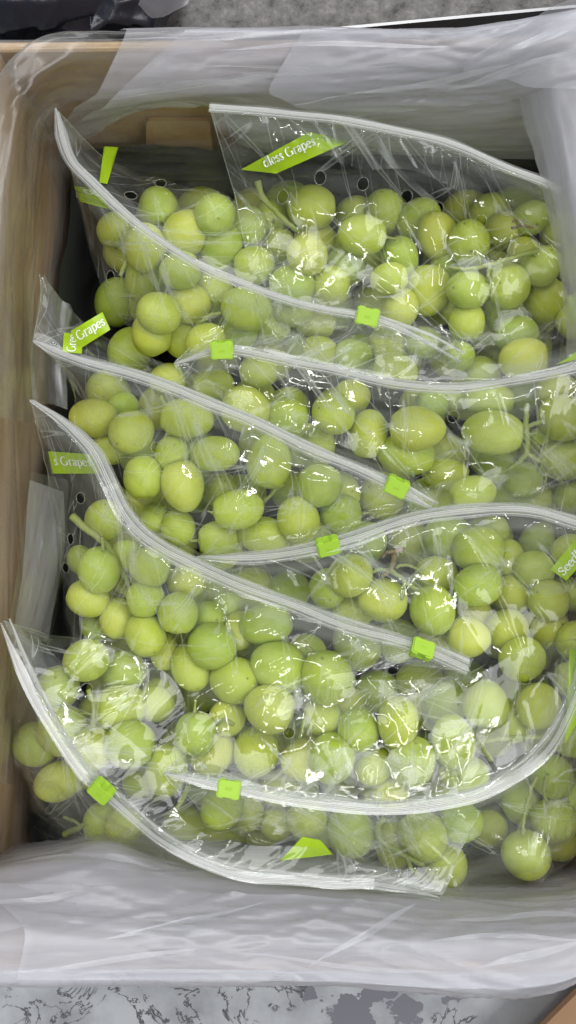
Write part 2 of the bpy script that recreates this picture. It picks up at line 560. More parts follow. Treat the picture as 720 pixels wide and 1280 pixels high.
# worn galvanised sheet of the neighbouring table
M_METAL, nt, b = principled('worn_galvanised_sheet', (0.3, 0.3, 0.29), 0.5, 0.5, Metallic=0.25)
tc = N(nt, 'ShaderNodeTexCoord')
n1 = N(nt, 'ShaderNodeTexNoise', Scale=75.0, Detail=9.0, Roughness=0.8)
nt.links.new(tc.outputs['Object'], n1.inputs['Vector'])
r = ramp(nt, n1.outputs['Fac'], [(0.36, (0.02, 0.019, 0.018)), (0.45, (0.085, 0.081, 0.075)), (0.55, (0.13, 0.125, 0.118)), (0.68, (0.23, 0.22, 0.21))])
nt.links.new(r.outputs[0], b.inputs['Base Color'])
M_STEEL, _, _ = principled('bright_steel_edge', (0.3, 0.3, 0.3), 0.3, 0.5, Metallic=0.8)
M_FLOOR, _, _ = principled('shade_black_floor', (0.02, 0.02, 0.022), 0.8, 0.2)  # near-black colour stands in for the deep shadow between the two tables
# black polythene
M_DARKBAG, nt, b = principled('black_polythene', (0.018, 0.02, 0.03), 0.28, 0.6)
tc = N(nt, 'ShaderNodeTexCoord')
n1 = N(nt, 'ShaderNodeTexNoise', Scale=60.0, Detail=3.0)
nt.links.new(tc.outputs['Object'], n1.inputs['Vector'])
bp = N(nt, 'ShaderNodeBump', Strength=0.4, Distance=0.003)
nt.links.new(n1.outputs['Fac'], bp.inputs['Height']); nt.links.new(bp.outputs[0], b.inputs['Normal'])

# ------------------------------------------------------------------ the setting
RIM = 0.165
FL, FR, NR, NL = (-0.149, 0.2355), (0.184, 0.2385), (0.186, -0.231), (-0.177, -0.2285)   # outer corners, the card bulges a little
X0, X1, Y0, Y1 = -0.163, 0.185, -0.233, 0.242
T = 0.005


def slab(name, poly, z0, z1, mat, parent=None):
    n = len(poly)
    v = [(x, y, z1) for x, y in poly] + [(x, y, z0) for x, y in poly]
    f = [tuple(range(n)), tuple(range(2 * n - 1, n - 1, -1))]
    for i in range(n):
        j = (i + 1) % n
        f.append((i, i + n, j + n, j))
    return mesh_obj(name, v, f, mat, parent, smooth=False)


o = slab('table', [(-0.6, -0.7), (0.6, -0.7), (0.6, 0.245), (-0.6, 0.245)], -0.03, 0.0, M_TABLE)
o['kind'] = 'structure'
o = slab('floor', [(-3, -3), (3, -3), (3, 3), (-3, 3)], -0.82, -0.8, M_FLOOR)
o['kind'] = 'structure'

a, c = P(380, 38.5, 0.0), P(690, 9.5, 0.0)
d = (c - a)[:2] / np.linalg.norm((c - a)[:2])
e0, e1 = a[:2] - d * 0.5, c[:2] + d * 0.5
nn = np.array([-d[1], d[0]])
mt = empty('metal_table', (0, 0.4, 0))
slab('top_sheet', [tuple(e0), tuple(e1), tuple(e1 + nn * 0.6), tuple(e0 + nn * 0.6)], -0.02, 0.0, M_METAL, mt)
slab('edge_strip', [tuple(e0 - nn * 0.0022), tuple(e1 - nn * 0.0022), tuple(e1 - nn * 0.0002), tuple(e0 - nn * 0.0002)], -0.022, 0.0012, M_STEEL, mt)
tag(mt, 'grey worn metal table top with a bright edge, beyond the far side of the box', 'table')

# ------------------------------------------------------------------ the cardboard box
box = empty('cardboard_box', ((X0 + X1) / 2, (Y0 + Y1) / 2, 0))


def wall_panel(name, p, q, inset0, inset1, bow_mm=0.0, z0=0.0055, z1=RIM):
    """one side of corrugated card between two corners, thickness inwards, slightly bowed"""
    p, q = np.array(p), np.array(q)
    d = (q - p) / np.linalg.norm(q - p)
    n_ = np.array([d[1], -d[0]])
    n = 14
    ring = []
    for i in range(n + 1):
        t = i / n
        b0 = p + d * inset0 + (q - d * inset1 - p - d * inset0) * t - n_ * 0.0022 * math.sin(math.pi * t) * 0
        bow = bow_mm * 0.001 * math.sin(math.pi * t)
        o_, i_ = b0, b0 + n_ * T
        ob_, ib_ = o_ - n_ * bow, i_ - n_ * bow
        ring.append([(*o_, z0), (*ob_, z1 - 0.001), (*(ob_ + n_ * 0.001), z1), (*(ib_ - n_ * 0.001), z1), (*ib_, z1 - 0.001), (*i_, z0)])
    v = [x for r_ in ring for x in r_]
    f = []
    for i in range(n):
        for k in range(6):
            a_, b_ = i * 6 + k, i * 6 + (k + 1) % 6
            f.append((a_, a_ + 6, b_ + 6, b_))
    f.append(tuple(range(6))); f.append(tuple(n * 6 + k for k in range(6))[::-1])
    return mesh_obj(name, v, f, M_CARD, box, smooth=False)


wall_panel('wall', FL, FR, 0, 0)
wall_panel('wall', NR, NL, 0, 0)
wall_panel('wall', FR, NR, T + .0006, T + .0006)
wall_panel('wall', NL, FL, T + .0006, T + .0006, 2.0)
slab('bottom', [NL, NR, FR, FL], 0.0005, 0.005, M_CARD, box)
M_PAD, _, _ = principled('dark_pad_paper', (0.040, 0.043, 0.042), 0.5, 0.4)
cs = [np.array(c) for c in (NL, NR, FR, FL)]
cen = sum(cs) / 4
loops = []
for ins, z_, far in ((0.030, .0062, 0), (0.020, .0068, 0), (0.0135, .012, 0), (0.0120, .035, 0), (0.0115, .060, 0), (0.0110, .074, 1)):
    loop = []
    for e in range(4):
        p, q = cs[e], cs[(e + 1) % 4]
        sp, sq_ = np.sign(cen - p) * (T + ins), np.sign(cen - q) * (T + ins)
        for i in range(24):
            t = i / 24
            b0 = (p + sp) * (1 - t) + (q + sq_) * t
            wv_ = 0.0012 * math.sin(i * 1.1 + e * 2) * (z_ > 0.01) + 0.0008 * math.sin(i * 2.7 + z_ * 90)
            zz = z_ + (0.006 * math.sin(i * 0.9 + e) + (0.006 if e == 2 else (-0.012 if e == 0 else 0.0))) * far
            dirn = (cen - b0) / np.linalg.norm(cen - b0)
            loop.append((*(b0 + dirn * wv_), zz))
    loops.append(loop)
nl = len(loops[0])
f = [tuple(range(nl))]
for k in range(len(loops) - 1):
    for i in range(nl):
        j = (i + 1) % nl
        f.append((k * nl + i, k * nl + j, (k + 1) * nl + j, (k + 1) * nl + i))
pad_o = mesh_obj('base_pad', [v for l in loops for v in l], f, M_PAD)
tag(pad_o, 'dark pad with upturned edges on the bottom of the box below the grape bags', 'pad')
# the flap of the hand hole, pushed in on the far side
A_, B_, C_, D_ = np.array([-0.0820, 0.2285, 0.101]), np.array([-0.0455, 0.2285, 0.101]), np.array([-0.0475, 0.2255, 0.054]), np.array([-0.0905, 0.2255, 0.054])
bm = bmesh.new()
prof = []
for cx, cy, a0 in ((0.08, 0.06, 180), (0.92, 0.06, 270), (0.92, 0.84, 0), (0.08, 0.84, 90)):
    for k in range(6):
        w = math.radians(a0 + 18 * k)
        prof.append((cx + 0.08 * math.cos(w), cy + 0.16 * math.sin(w) * (1 if cy > 0.5 else 0.3)))
vs = []
for off_ in (0, 1):
    row = []
    for u_, v_ in prof:
        p = (A_ * (1 - u_) + B_ * u_) * (1 - v_) + (D_ * (1 - u_) + C_ * u_) * v_
        p = p + np.array([0, -0.002 + 0.004 * off_, -0.0015 * (1 - off_) * 0 - 0.003 * off_])
        row.append(bm.verts.new(tuple(p)))
    vs.append(row)
bm.faces.new(vs[0]); bm.faces.new(vs[1][::-1])
for i in range(len(prof)):
    j = (i + 1) % len(prof)
    bm.faces.new((vs[0][i], vs[1][i], vs[1][j], vs[0][j]))
bmesh.ops.recalc_face_normals(bm, faces=bm.faces)
bm_obj('hand_hole_flap', bm, M_CARD, box, smooth=False)
tag(box, 'open brown cardboard box lined with milky plastic and filled with bags of grapes', 'box')

# ------------------------------------------------------------------ grapes
# (px, py, half-width, half-height, tier) read off the photograph; tier 0 lies on top
GR = """198 261 23 24 1|268 268 24 24 0|233 291 24 25 0|181 310 24 24 0|145 287 20 20 2|275 308 27 24 1|225 338 24 21 0|183 350 24 23 2
237 380 24 23 1|268 363 22 22 1|199 392 24 24 0|190 418 23 22 1|308 387 31 24 0|258 427 24 21 0|227 425 20 20 1|290 414 22 20 2
390 260 29 24 1|310 283 22 23 1|338 272 20 20 2|393 300 24 22 1|383 319 24 22 0|453 294 28 23 0|432 333 23 22 1|443 268 22 20 2
480 265 24 22 2|467 325 20 20 2|317 332 24 22 1|350 308 18 18 2|365 358 27 24 0|413 357 24 22 1|367 384 25 22 1|487 348 22 18 0
500 322 22 21 1|500 386 22 22 1|393 402 26 18 2|340 407 22 20 2|297 418 22 19 2|523 275 23 24 2|547 295 23 24 1|586 302 23 24 0
562 330 22 22 1|612 268 25 23 1|630 288 22 22 1|663 273 20 20 1|623 318 16 14 2|655 317 20 18 1|677 332 21 22 0|683 377 24 25 1
635 357 25 27 0|585 362 24 22 0|583 402 21 22 0|535 363 25 29 1|632 392 25 22 2|607 414 20 20 2|645 418 26 22 1|570 386 18 20 2
655 450 28 25 0|575 445 17 17 1|487 397 22 21 2|118 523 28 22 1|164 540 26 24 0|138 560 24 20 1|216 568 21 20 0|179 597 23 25 0
228 607 24 30 0|195 647 18 18 1|223 660 19 20 1|233 523 31 23 0|253 566 19 19 1|130 650 23 22 1|153 508 17 16 2|210 475 20 19 2
307 512 30 25 0|360 520 24 21 0|417 517 24 24 0|460 543 22 28 1|267 482 23 21 2|323 465 23 20 2|337 577 25 32 0|270 567 27 21 0
297 637 30 23 0|373 650 24 28 0|400 607 26 24 0|375 562 22 20 2|275 612 22 20 2|427 643 24 23 1|397 555 20 20 2|440 497 21 20 2
440 447 24 20 2|485 432 24 20 2|530 428 22 18 2|400 440 22 18 2|521 536 33 24 0|508 568 33 24 1|617 541 36 25 0|703 523 26 25 0
707 572 26 27 1|677 545 11 11 1|612 500 29 20 1|563 500 19 17 2|660 492 22 19 2|695 488 24 20 1|493 463 27 20 1|600 468 24 20 2
590 617 27 21 0|557 593 28 20 2|620 583 22 20 2|655 600 24 20 2|668 622 22 18 2|540 505 20 18 2|124 713 23 28 0|188 708 24 22 0
157 695 16 20 1|100 700 15 17 2|110 748 25 21 1|182 749 22 21 0|148 773 20 25 1|223 767 23 24 0|182 793 23 22 0|120 783 16 18 2
207 815 18 22 1|265 807 28 27 0|240 833 24 24 1|233 727 22 20 1|260 773 20 20 1|163 730 18 18 2|108 825 25 23 0|155 840 26 23 0
150 884 31 26 0|197 870 20 21 1|73 860 24 24 1|348 833 33 29 0|408 847 30 30 0|293 850 27 29 0|333 780 32 24 0|297 790 22 22 1
283 760 18 18 2|437 720 25 25 0|410 735 22 22 1|478 750 29 24 0|443 760 25 22 1|273 673 24 21 1|330 670 31 22 1|337 885 30 26 0
430 880 25 22 1|383 815 20 20 2|598 687 31 27 0|560 672 27 26 1|545 718 25 21 1|597 732 28 25 0|640 742 24 23 1|540 762 26 29 0
568 757 13 20 2|585 797 25 23 0|633 788 24 24 1|593 768 20 20 2|667 712 24 21 1|685 750 23 24 1|680 783 26 24 2|653 823 26 24 0
608 881 25 28 0|617 663 17 18 2|633 697 20 22 2|713 742 20 20 2|547 802 22 20 2|46 930 25 24 1|73 977 27 23 1|78 912 29 27 0
117 935 24 25 0|163 930 30 26 0|208 963 23 32 0|195 880 22 20 1|127 1032 21 26 1|155 1033 22 20 1|172 977 18 18 2|245 917 23 26 0
100 963 20 20 2|120 890 20 20 2|283 897 22 20 1|403 897 23 21 1|448 912 24 24 0|415 948 27 29 0|377 950 22 22 1|320 940 28 26 1
265 940 25 24 1|277 1010 23 23 1|307 1017 20 20 2|383 1023 25 21 0|437 1040 27 29 0|467 957 20 20 1|473 990 22 20 1|397 927 20 20 2
498 903 23 32 0|515 952 27 27 0|567 927 25 31 0|640 903 20 20 1|672 883 24 24 0|580 967 30 21 1|528 1045 26 27 0|557 1083 25 26 0
577 1028 25 22 0|492 1057 20 26 1|610 1035 22 20 2|657 1068 28 26 0|692 1025 28 24 1|695 1050 25 22 2|487 993 22 20 1|567 993 26 22 1
557 880 24 24 2|533 888 22 22 2|653 1003 22 22 2|690 970 24 24 1|715 920 22 24 1|725 1000 24 24 1|350 985 22 20 2|345 1030 20 18 2
715 690 22 22 1|718 800 22 22 1|715 850 22 20 1|718 620 22 20 2|722 400 24 24 1|720 330 22 24 1|700 290 22 22 2"""
grapes = []
for tok in GR.replace('\n', '|').split('|'):
    px, py, a, b_, lv = [float(t) for t in tok.split()]
    z = (0.100, 0.087, 0.073)[int(lv)] + random.uniform(-0.003, 0.003)
    if py > 860 and lv < 2:
        z += 0.004
    gs = (1.11, 1.11, 1.12)[int(lv)]; sq = random.uniform(-0.03, 0.03)
    grapes.append([px, py, a * gs * (1 + sq), b_ * gs * (1 - sq), z, int(lv)])


def gpos(g):
    k = (CAM_Z - g[4]) / FPX
    return P(g[0], g[1], g[4]), g[2] * k, g[3] * k


# nothing may sit inside its neighbour: lower grapes sink until they only touch
for _ in range(5):
    for i in range(len(grapes)):
        for j in range(len(grapes)):
            gi, gj = grapes[i], grapes[j]
            if i == j or (gj[5], -gj[4]) < (gi[5], -gi[4]):
                continue
            pi, ai, bi = gpos(gi); pj, aj, bj = gpos(gj)
            dxy = np.linalg.norm((pi - pj)[:2])
            need = 0.86 * ((ai + bi) / 2 + (aj + bj) / 2)
            if dxy < need and pj[2] < pi[2] + 1e-6:
                dz = math.sqrt(need ** 2 - dxy ** 2)
                gj[4] = max(min(gj[4], gi[4] - dz * 0.75), 0.05)
n_seen = len(grapes)
# the layers underneath, seen only through the gaps
for gy in range(14):
    for gx in range(11):
        px = 140 + gx * 56 + random.uniform(-9, 9) + (28 if gy % 2 else 0)
        py = 262 + gy * 60 + random.uniform(-9, 9)
        if px > 715 or (py > 960 and px < 150) or random.random() < 0.08:
            continue
        k = (CAM_Z - 0.05) / FPX
        r_ = random.uniform(0.0132, 0.0148) / k
        grapes.append([px, py, r_ * random.uniform(1.0, 1.15), r_, random.uniform(0.038, 0.052), 3])


def line_y(pts, x):
    return float(np.interp(x, [p[0] for p in pts], [p[1] for p in pts]))


ZIPS = dict(
    A=[(262, 134, .150), (340, 140, .150), (450, 155, .150), (560, 182, .148), (662, 222, .145), (700, 240, .142)],
    B=[(70, 136, .156), (86, 195, .152), (113, 227, .148), (160, 272, .144), (200, 303, .140), (247, 332, .136), (300, 355, .132), (380, 381, .128), (460, 397, .125), (530, 422, .12), (576, 450, .114)],
    C=[(218, 455, .116), (278, 438, .122), (340, 446, .126), (400, 460, .130), (530, 484, .135), (620, 481, .138), (720, 460, .145), (748, 450, .146)],
    D=[(42, 426, .152), (100, 450, .148), (170, 470, .144), (250, 500, .140), (400, 567, .135), (495, 608, .131), (545, 636, .126)],
    E=[(246, 697, .117), (330, 696, .122), (410, 682, .128), (500, 655, .132), (580, 639, .135), (660, 639, .140), (748, 660, .145)],
    F=[(38, 500, .152), (78, 526, .150), (114, 562, .147), (134, 600, .145), (156, 644, .141), (190, 678, .139), (250, 712, .136), (400, 770, .131), (525, 810, .126), (585, 834, .122)],
    G=[(5, 776, .152), (50, 880, .149), (100, 960, .146), (130, 988, .145), (200, 1048, .144), (290, 1089, .145), (400, 1102, .146), (470, 1104, .145), (548, 1120, .139)],
    H=[(204, 966, .126), (285, 984, .131), (400, 1005, .136), (500, 1010, .139), (600, 992, .143), (680, 938, .146), (722, 862, .149), (738, 800, .151)],
)


def bag_of(px, py):
    if py < 435:
        return 'B' if px < line_y([(0, 0), (1, 0)], 0) + np.interp(py, [230, 440], [325, 440]) else 'A'
    yD, yE, yF, yH = (line_y(ZIPS[k], px) for k in 'DEFH')
    if px < 545:
        if py < yD:
            return 'C'
        if px < 250:
            if py < yF:
                return 'D'
        elif py < yE:
            return 'D'
        elif px > 380 and py < yF:
            return 'E'
    else:
        if py < yE:
            return 'C'
        if py < 838:
            return 'E'
    if px < 215 and py > 800 or py > yH and px > 204 or (py > 985 and px < 230):
        return 'G'
    if py < 868 and px < 458 or px < 300:
        return 'F'
    return 'H'


# four shared grape meshes: unit eggs, poles on z, a shallow dimple at the stem end, each a little lopsided
GM = []
for gk in range(4):
    me = bpy.data.meshes.new('grape')
    bm = bmesh.new()
    bmesh.ops.create_uvsphere(bm, u_segments=26, v_segments=18, radius=1)
    eg = (0.03, 0.08, -0.03, 0.06)[gk]
    for v in bm.verts:
        x, y, z = v.co
        w = 1 - eg * z + 0.025 * math.sin(2.1 * z + gk * 1.7)
        bulge = 1 + 0.022 * math.sin(2 * math.atan2(y, x) + gk) + 0.018 * math.sin(3 * math.atan2(y, x) + 2 * gk + z)
        v.co.x = x * w * bulge + 0.02 * z * z * math.cos(gk)
        v.co.y = y * w * bulge + 0.03 * z * z * math.sin(gk)
        if z < -0.93:
            v.co.z += 0.07
        if z > 0.985:
            v.co.z -= 0.03
    bm.to_mesh(me); bm.free()
    me.polygons.foreach_set('use_smooth', [True] * len(me.polygons))
    me.materials.append(M_GRAPE)
    GM.append(me)

BUNCH = dict(
    A='green grape bunch in the far right bag, pale stalk lying across its right side',
    B='green grape bunch in the bag at the far left corner of the box',
    C='green grape bunch with forked stalk under the second zip from the far right',
    D='green grape bunch in the second bag down on the left side',
    E='green grape bunch with brown dry stalk in the middle of the right side',
    F='large green grape bunch left of centre below the long diagonal zip',
    G='green grape bunch at the lower left corner, running along the near wall',
    H='green grape bunch at the lower right under the upcurved zip')
bunch = {}
for k in 'ABCDEFGH':
    pts = np.array([P(g[0], g[1], g[4])[:2] for g in grapes if bag_of(g[0], g[1]) == k])
    c = pts.mean(0)
    bunch[k] = tag(empty('grape_bunch', (c[0], c[1], 0.03)), BUNCH[k], 'grapes', 'bunches of green grapes in zip bags')
placed = []
for gi, g in enumerate(grapes):
    p, ax, by = gpos(g)
    k = bag_of(g[0], g[1])
    o = bpy.data.objects.new('grape', random.choice(GM))
    COL.objects.link(o)
    o.parent = bunch[k]
    o.matrix_parent_inverse = Matrix.Translation(-bunch[k].location)
    o.location = p
    major, minor = max(ax, by), min(ax, by)
    long_ = major / minor
    if long_ < 1.08:      # seen end-on or nearly: the long axis tips towards the viewer
        tilt = random.uniform(0.45, 1.25); az = random.uniform(0, 6.28)
        sz = minor * random.uniform(1.12, 1.24)
    else:
        az = (0.0 if ax > by else math.pi / 2) + random.uniform(-0.35, 0.35) + random.choice((0, math.pi))
        tilt = math.pi / 2 + random.uniform(-0.3, 0.3)
        sz = major
    o.rotation_mode = 'QUATERNION'
    axis = Vector((math.sin(tilt) * math.cos(az), math.sin(tilt) * math.sin(az), math.cos(tilt) * random.choice((1, 1, -1))))
    o.rotation_quaternion = axis.to_track_quat('Z', 'Y')
    o.scale = (minor * 1.0, minor * random.uniform(0.97, 1.0), sz)
    placed.append((p, (ax + by) / 2, axis, k, g[5], sz))
GP = np.array([q[0] for q in placed]); GRAD = np.array([q[1] for q in placed])

# stalks, each a part of its bunch: (bag, [(px,py,z)...], radii mm, brown)
STEMS = [
    ('A', [(712, 305, .10), (690, 309, .108), (655, 318, .112), (620, 328, .113), (590, 336, .112), (562, 334, .11)], (1.7, 1.5, 1.3, 1.0), 0),
    ('A', [(612, 330, .112), (610, 345, .112), (608, 352, .108)], (1.1, .9), 0),
    ('A', [(600, 332, .112), (597, 318, .111), (588, 314, .108)], (1.0, .8), 0),
    ('A', [(665, 315, .112), (672, 322, .11)], (1.0, .9), 0),
    ('A', [(640, 285, .108), (652, 282, .112), (665, 284, .112), (672, 280, .11)], (.9, .7, .6), 1),
    ('A', [(652, 282, .112), (648, 276, .112), (640, 277, .111)], (.7, .5), 1),
    ('A', [(322, 226, .108), (328, 245, .104), (350, 270, .10), (372, 290, .09)], (2.1, 1.6, 1.6, 1.4), 0),
    ('B', [(150, 345, .10), (156, 330, .098), (160, 312, .09)], (1.2, 1.0), 0),
    ('B', [(245, 408, .098), (255, 398, .104), (262, 394, .103), (275, 391, .10)], (1.3, 1.0, 1.1), 0),
    ('B', [(258, 396, .104), (256, 405, .101), (262, 410, .1)], (1.0, .8), 0),
    ('C', [(659, 505, .105), (658, 530, .108), (659, 560, .107), (652, 575, .104), (635, 588, .098)], (1.3, 1.7, 1.6, 1.4), 0),
    ('C', [(659, 567, .106), (675, 577, .104), (692, 592, .098), (705, 606, .09)], (1.4, 1.4, 1.2), 0),
    ('C', [(660, 532, .108), (672, 528, .109), (682, 529, .107)], (1.3, 1.3, 1.6), 0),
    ('C', [(657, 548, .107), (648, 548, .105)], (1.0, .8), 0),
    ('C', [(681, 592, .10), (682, 604, .096)], (1.0, .8), 0),
    ('D', [(355, 605, .10), (345, 610, .098), (335, 622, .094), (325, 632, .09)], (1.0, 1.1, .9), 0),
    ('D', [(200, 495, .105), (208, 508, .103), (215, 520, .10)], (1.2, 1.0), 0),
    ('E', [(495, 684, .10), (493, 700, .104), (487, 712, .107), (478, 722, .105)], (1.6, 1.6, 1.4, 1.0), 1),
    ('E', [(488, 712, .107), (500, 722, .109), (512, 732, .11), (523, 737, .109)], (1.3, 1.1, 1.3), 0),
    ('E', [(505, 725, .109), (505, 740, .11), (501, 748, .108)], (1.0, 1.4), 0),
    ('E', [(487, 713, .107), (475, 712, .106), (464, 716, .106)], (1.1, .9), 0),
    ('E', [(495, 710, .105), (505, 706, .105), (520, 710, .104), (526, 716, .1)], (.9, .8), 0),
    ('E', [(478, 695, .10), (486, 690, .103), (505, 686, .10)], (1.0, 1.3), 1),
    ('F', [(90, 645, .106), (104, 658, .108), (122, 672, .106), (135, 684, .10), (152, 715, .092), (165, 740, .085)], (2.4, 1.8, 1.9, 1.7), 0),
    ('F', [(127, 672, .107), (129, 680, .108), (128, 688, .108)], (1.0, 1.0), 0),
    ('F', [(376, 800, .10), (388, 812, .102), (398, 822, .10)], (1.6, 1.3), 0),
    ('F', [(270, 905, .10), (280, 900, .108), (292, 906, .106)], (1.4, 1.2), 0),
    ('G', [(110, 862, .112), (116, 880, .112), (117, 898, .113), (114, 912, .112)], (1.5, 1.2, 1.2, 1.8), 0),
    ('G', [(80, 1043, .08), (92, 1038, .085), (104, 1032, .088), (125, 1020, .088)], (2.0, 1.6, 1.4), 0),
    ('G', [(80, 1022, .08), (92, 1026, .085), (102, 1032, .088)], (1.0, .9), 0),
    ('G', [(236, 982, .11), (228, 1000, .11), (218, 1015, .108)], (1.6, 1.3, 1.0), 0),
    ('G', [(481, 1022, .112), (474, 1030, .112), (474, 1048, .111), (490, 1060, .112), (510, 1072, .111), (530, 1082, .112)], (1.5, 1.9, 1.6, 1.3, 1.5), 0),
    ('G', [(508, 1070, .111), (513, 1083, .11), (525, 1095, .107), (532, 1098, .105)], (1.5, 1.4, 1.8), 0),
    ('H', [(592, 930, .108), (620, 924, .112), (650, 922, .113), (682, 923, .112), (700, 930, .105)], (1.6, 1.4, 1.5), 0),
    ('H', [(609, 908, .113), (608, 918, .113), (606, 926, .112)], (1.4, 1.0), 0),
    ('H', [(602, 928, .112), (608, 942, .111), (614, 950, .108)], (1.1, 1.5), 0),
    ('H', [(380, 900, .105), (378, 912, .106), (374, 922, .102)], (1.2, .9), 0),
    ('H', [(672, 970, .11), (664, 985, .111), (655, 1020, .112), (654, 1045, .113)], (1.2, 1.2, 1.0), 0),
    ('H', [(684, 968, .11), (680, 985, .108), (684, 1003, .106)], (1.2, 1.0), 0),
]
for k, pts, rad, brown in STEMS:
    c = curve_px(pts, 5 * len(pts))
    c[1:-1] += RNG.normal(0, 0.00025, c[1:-1].shape)
    v, f = tube_data(c, [r_ * 0.001 for r_ in rad], 8)
    mesh_obj('stalk', v, f, M_STEM_BROWN if brown else M_STEM, bunch[k])
# short pedicels at the stem pole of many grapes
for p, r_, axis, k, lv, sz in placed[:n_seen]:
    if random.random() < 0.22:
        a = p - np.array(axis) * sz * 0.93
        dn = np.array(axis) * -0.007 + np.array([0, 0, -0.002]) + RNG.normal(0, 0.0015, 3)
        v, f = tube_data(resample([a, a + dn * 0.5, a + dn], 6), [0.0012, 0.0006, 0.0006], 7)
        mesh_obj('pedicel', v, f, M_STEM, bunch[k])


# ------------------------------------------------------------------ bag films
def env(x, y):
    """top of the grapes under each point"""
    sh = x.shape
    x, y = x.ravel(), y.ravel()
    e = np.full(x.shape, -1.0)
    for p, r_ in zip(GP, GRAD):
        d2 = ((x - p[0]) ** 2 + (y - p[1]) ** 2) / (r_ * 1.02) ** 2
        m = d2 < 1
        e[m] = np.maximum(e[m], p[2] + r_ * 1.02 * np.sqrt(1 - d2[m]))
    return e.reshape(sh)


STEP = 0.0015


def film_sheet(bag, curves, holes, seed, sag, amp, lift=0.0022, name='film'):
    n = 60
    c3 = [curve_px(c, n) for c in curves]
    ln = max(np.linalg.norm(np.diff(c, axis=0), axis=1).sum() for c in c3)
    wd = np.linalg.norm(np.diff(np.stack(c3), axis=0), axis=2).sum(0).mean()
    nu, nv = max(12, int(ln / STEP)), max(10, int(wd / STEP))
    G = loft([curve_px(c, nu) for c in curves], nu, nv)
    lu, lv = grid_uv(G)
    e = env(G[..., 0], G[..., 1]) + lift
    z = G[..., 2].copy()
    fix0 = z[0].copy()
    z[1:] = np.maximum(z[1:], e[1:])
    for it in range(260):
        zz = z.copy()
        zz[1:-1, 1:-1] = 0.25 * (z[:-2, 1:-1] + z[2:, 1:-1] + z[1:-1, :-2] + z[1:-1, 2:]) - sag
        zz[1:-1, 0] = 0.5 * (z[:-2, 0] + z[2:, 0]) * 0.6 + 0.4 * z[1:-1, 1]
        zz[1:-1, -1] = 0.5 * (z[:-2, -1] + z[2:, -1]) * 0.6 + 0.4 * z[1:-1, -2]
        zz[-1] = z[-1]
        z = np.maximum(zz, e)
        z[0] = fix0
    for it in range(70):
        z[1:-1, 1:-1] = 0.5 * z[1:-1, 1:-1] + 0.125 * (z[:-2, 1:-1] + z[2:, 1:-1] + z[1:-1, :-2] + z[1:-1, 2:])
    z[1:] += 0.0028 * np.minimum(1, np.linspace(0, 1, nv)[1:, None] * 6)
    t = np.linspace(0, 1, nv)[:, None]
    fade = np.minimum(1, t * 6) * np.ones((nv, nu))
    w = crumple(lu, lv, seed, 0.028, 0.045, amp) + crumple(lu, lv, seed + 50, 0.013, 0.024, amp * 0.42) + crumple(lu, lv, seed + 90, 0.05, 0.012, amp * 0.3)
    z = z + w * fade
    mask = np.clip(val_noise(lu / 0.045 + 7, lv / 0.045 + seed, seed + 3) * 2.2, 0, 1)
    z = z + crumple(lu, lv, seed + 130, 0.0075, 0.011, 0.0014) * mask * fade
    # a few long straight pleats running down from the zip
    rng = np.random.default_rng(seed)
    for _ in range(int(ln / 0.011)):
        u0 = rng.uniform(0, ln); sl = rng.uniform(-0.8, 0.8); wdt = rng.uniform(0.0015, 0.0030); a_ = rng.uniform(0.0005, 0.0020)
        t0, t1 = sorted(rng.uniform(0, 1.1, 2))
        d = np.abs(lu - u0 - sl * lv)
        m = np.clip((t - t0) * 8, 0, 1) * np.clip((t1 - t) * 8, 0, 1)
        z = z + a_ * np.maximum(0, 1 - d / wdt) * m * fade
    G[..., 2] = z
    drop = set()
    rings = []
    V = G.copy()
    X, Y = to_px(G)
    for hx, hy in holes:
        d = (X - hx) ** 2 + (Y - hy) ** 2
        j, i = np.unravel_index(d.argmin(), d.shape)
        if d[j, i] > 400:
            continue
        j = min(max(j, 3), nv - 4); i = min(max(i, 3), nu - 4)
        c = G[j, i]
        ring = [(j - 2, i + k) for k in range(-2, 2)] + [(j + k, i + 2) for k in range(-2, 2)] + [(j + 2, i - k) for k in range(-2, 2)] + [(j - k, i - 2) for k in range(-2, 2)]
        rr_ = 0.0031
        pts = []
        for q in ring:
            dv = V[q] - c
            V[q] = c + dv * rr_ / (np.linalg.norm(dv[:2]) + 1e-9) * np.array([1, 1, 0.8])
            pts.append(V[q].copy())
        for a in range(-2, 2):
            for b_ in range(-2, 2):
                drop.add((j + a, i + b_))
        rings.append(pts)
    faces = grid_faces(nv, nu, drop)
    o = mesh_obj(name, V.reshape(-1, 3), faces, M_FILM, bag, uv=np.stack([lu, lv], 2).reshape(-1, 2))
    for side_ in (0, -1):
        v, f = tube_data(V[:, side_] + np.array([0, 0, 0.0002]), [0.0003], 5)
        mesh_obj('side_seam', v, f, M_HOLE, bag)
    for pts in rings:
        p = np.array(pts + pts[:2])
        v, f = tube_data(p, [0.0002], 5, cap=False)
        mesh_obj('vent_hole_rim', v, f, M_HOLE, bag)
    return G


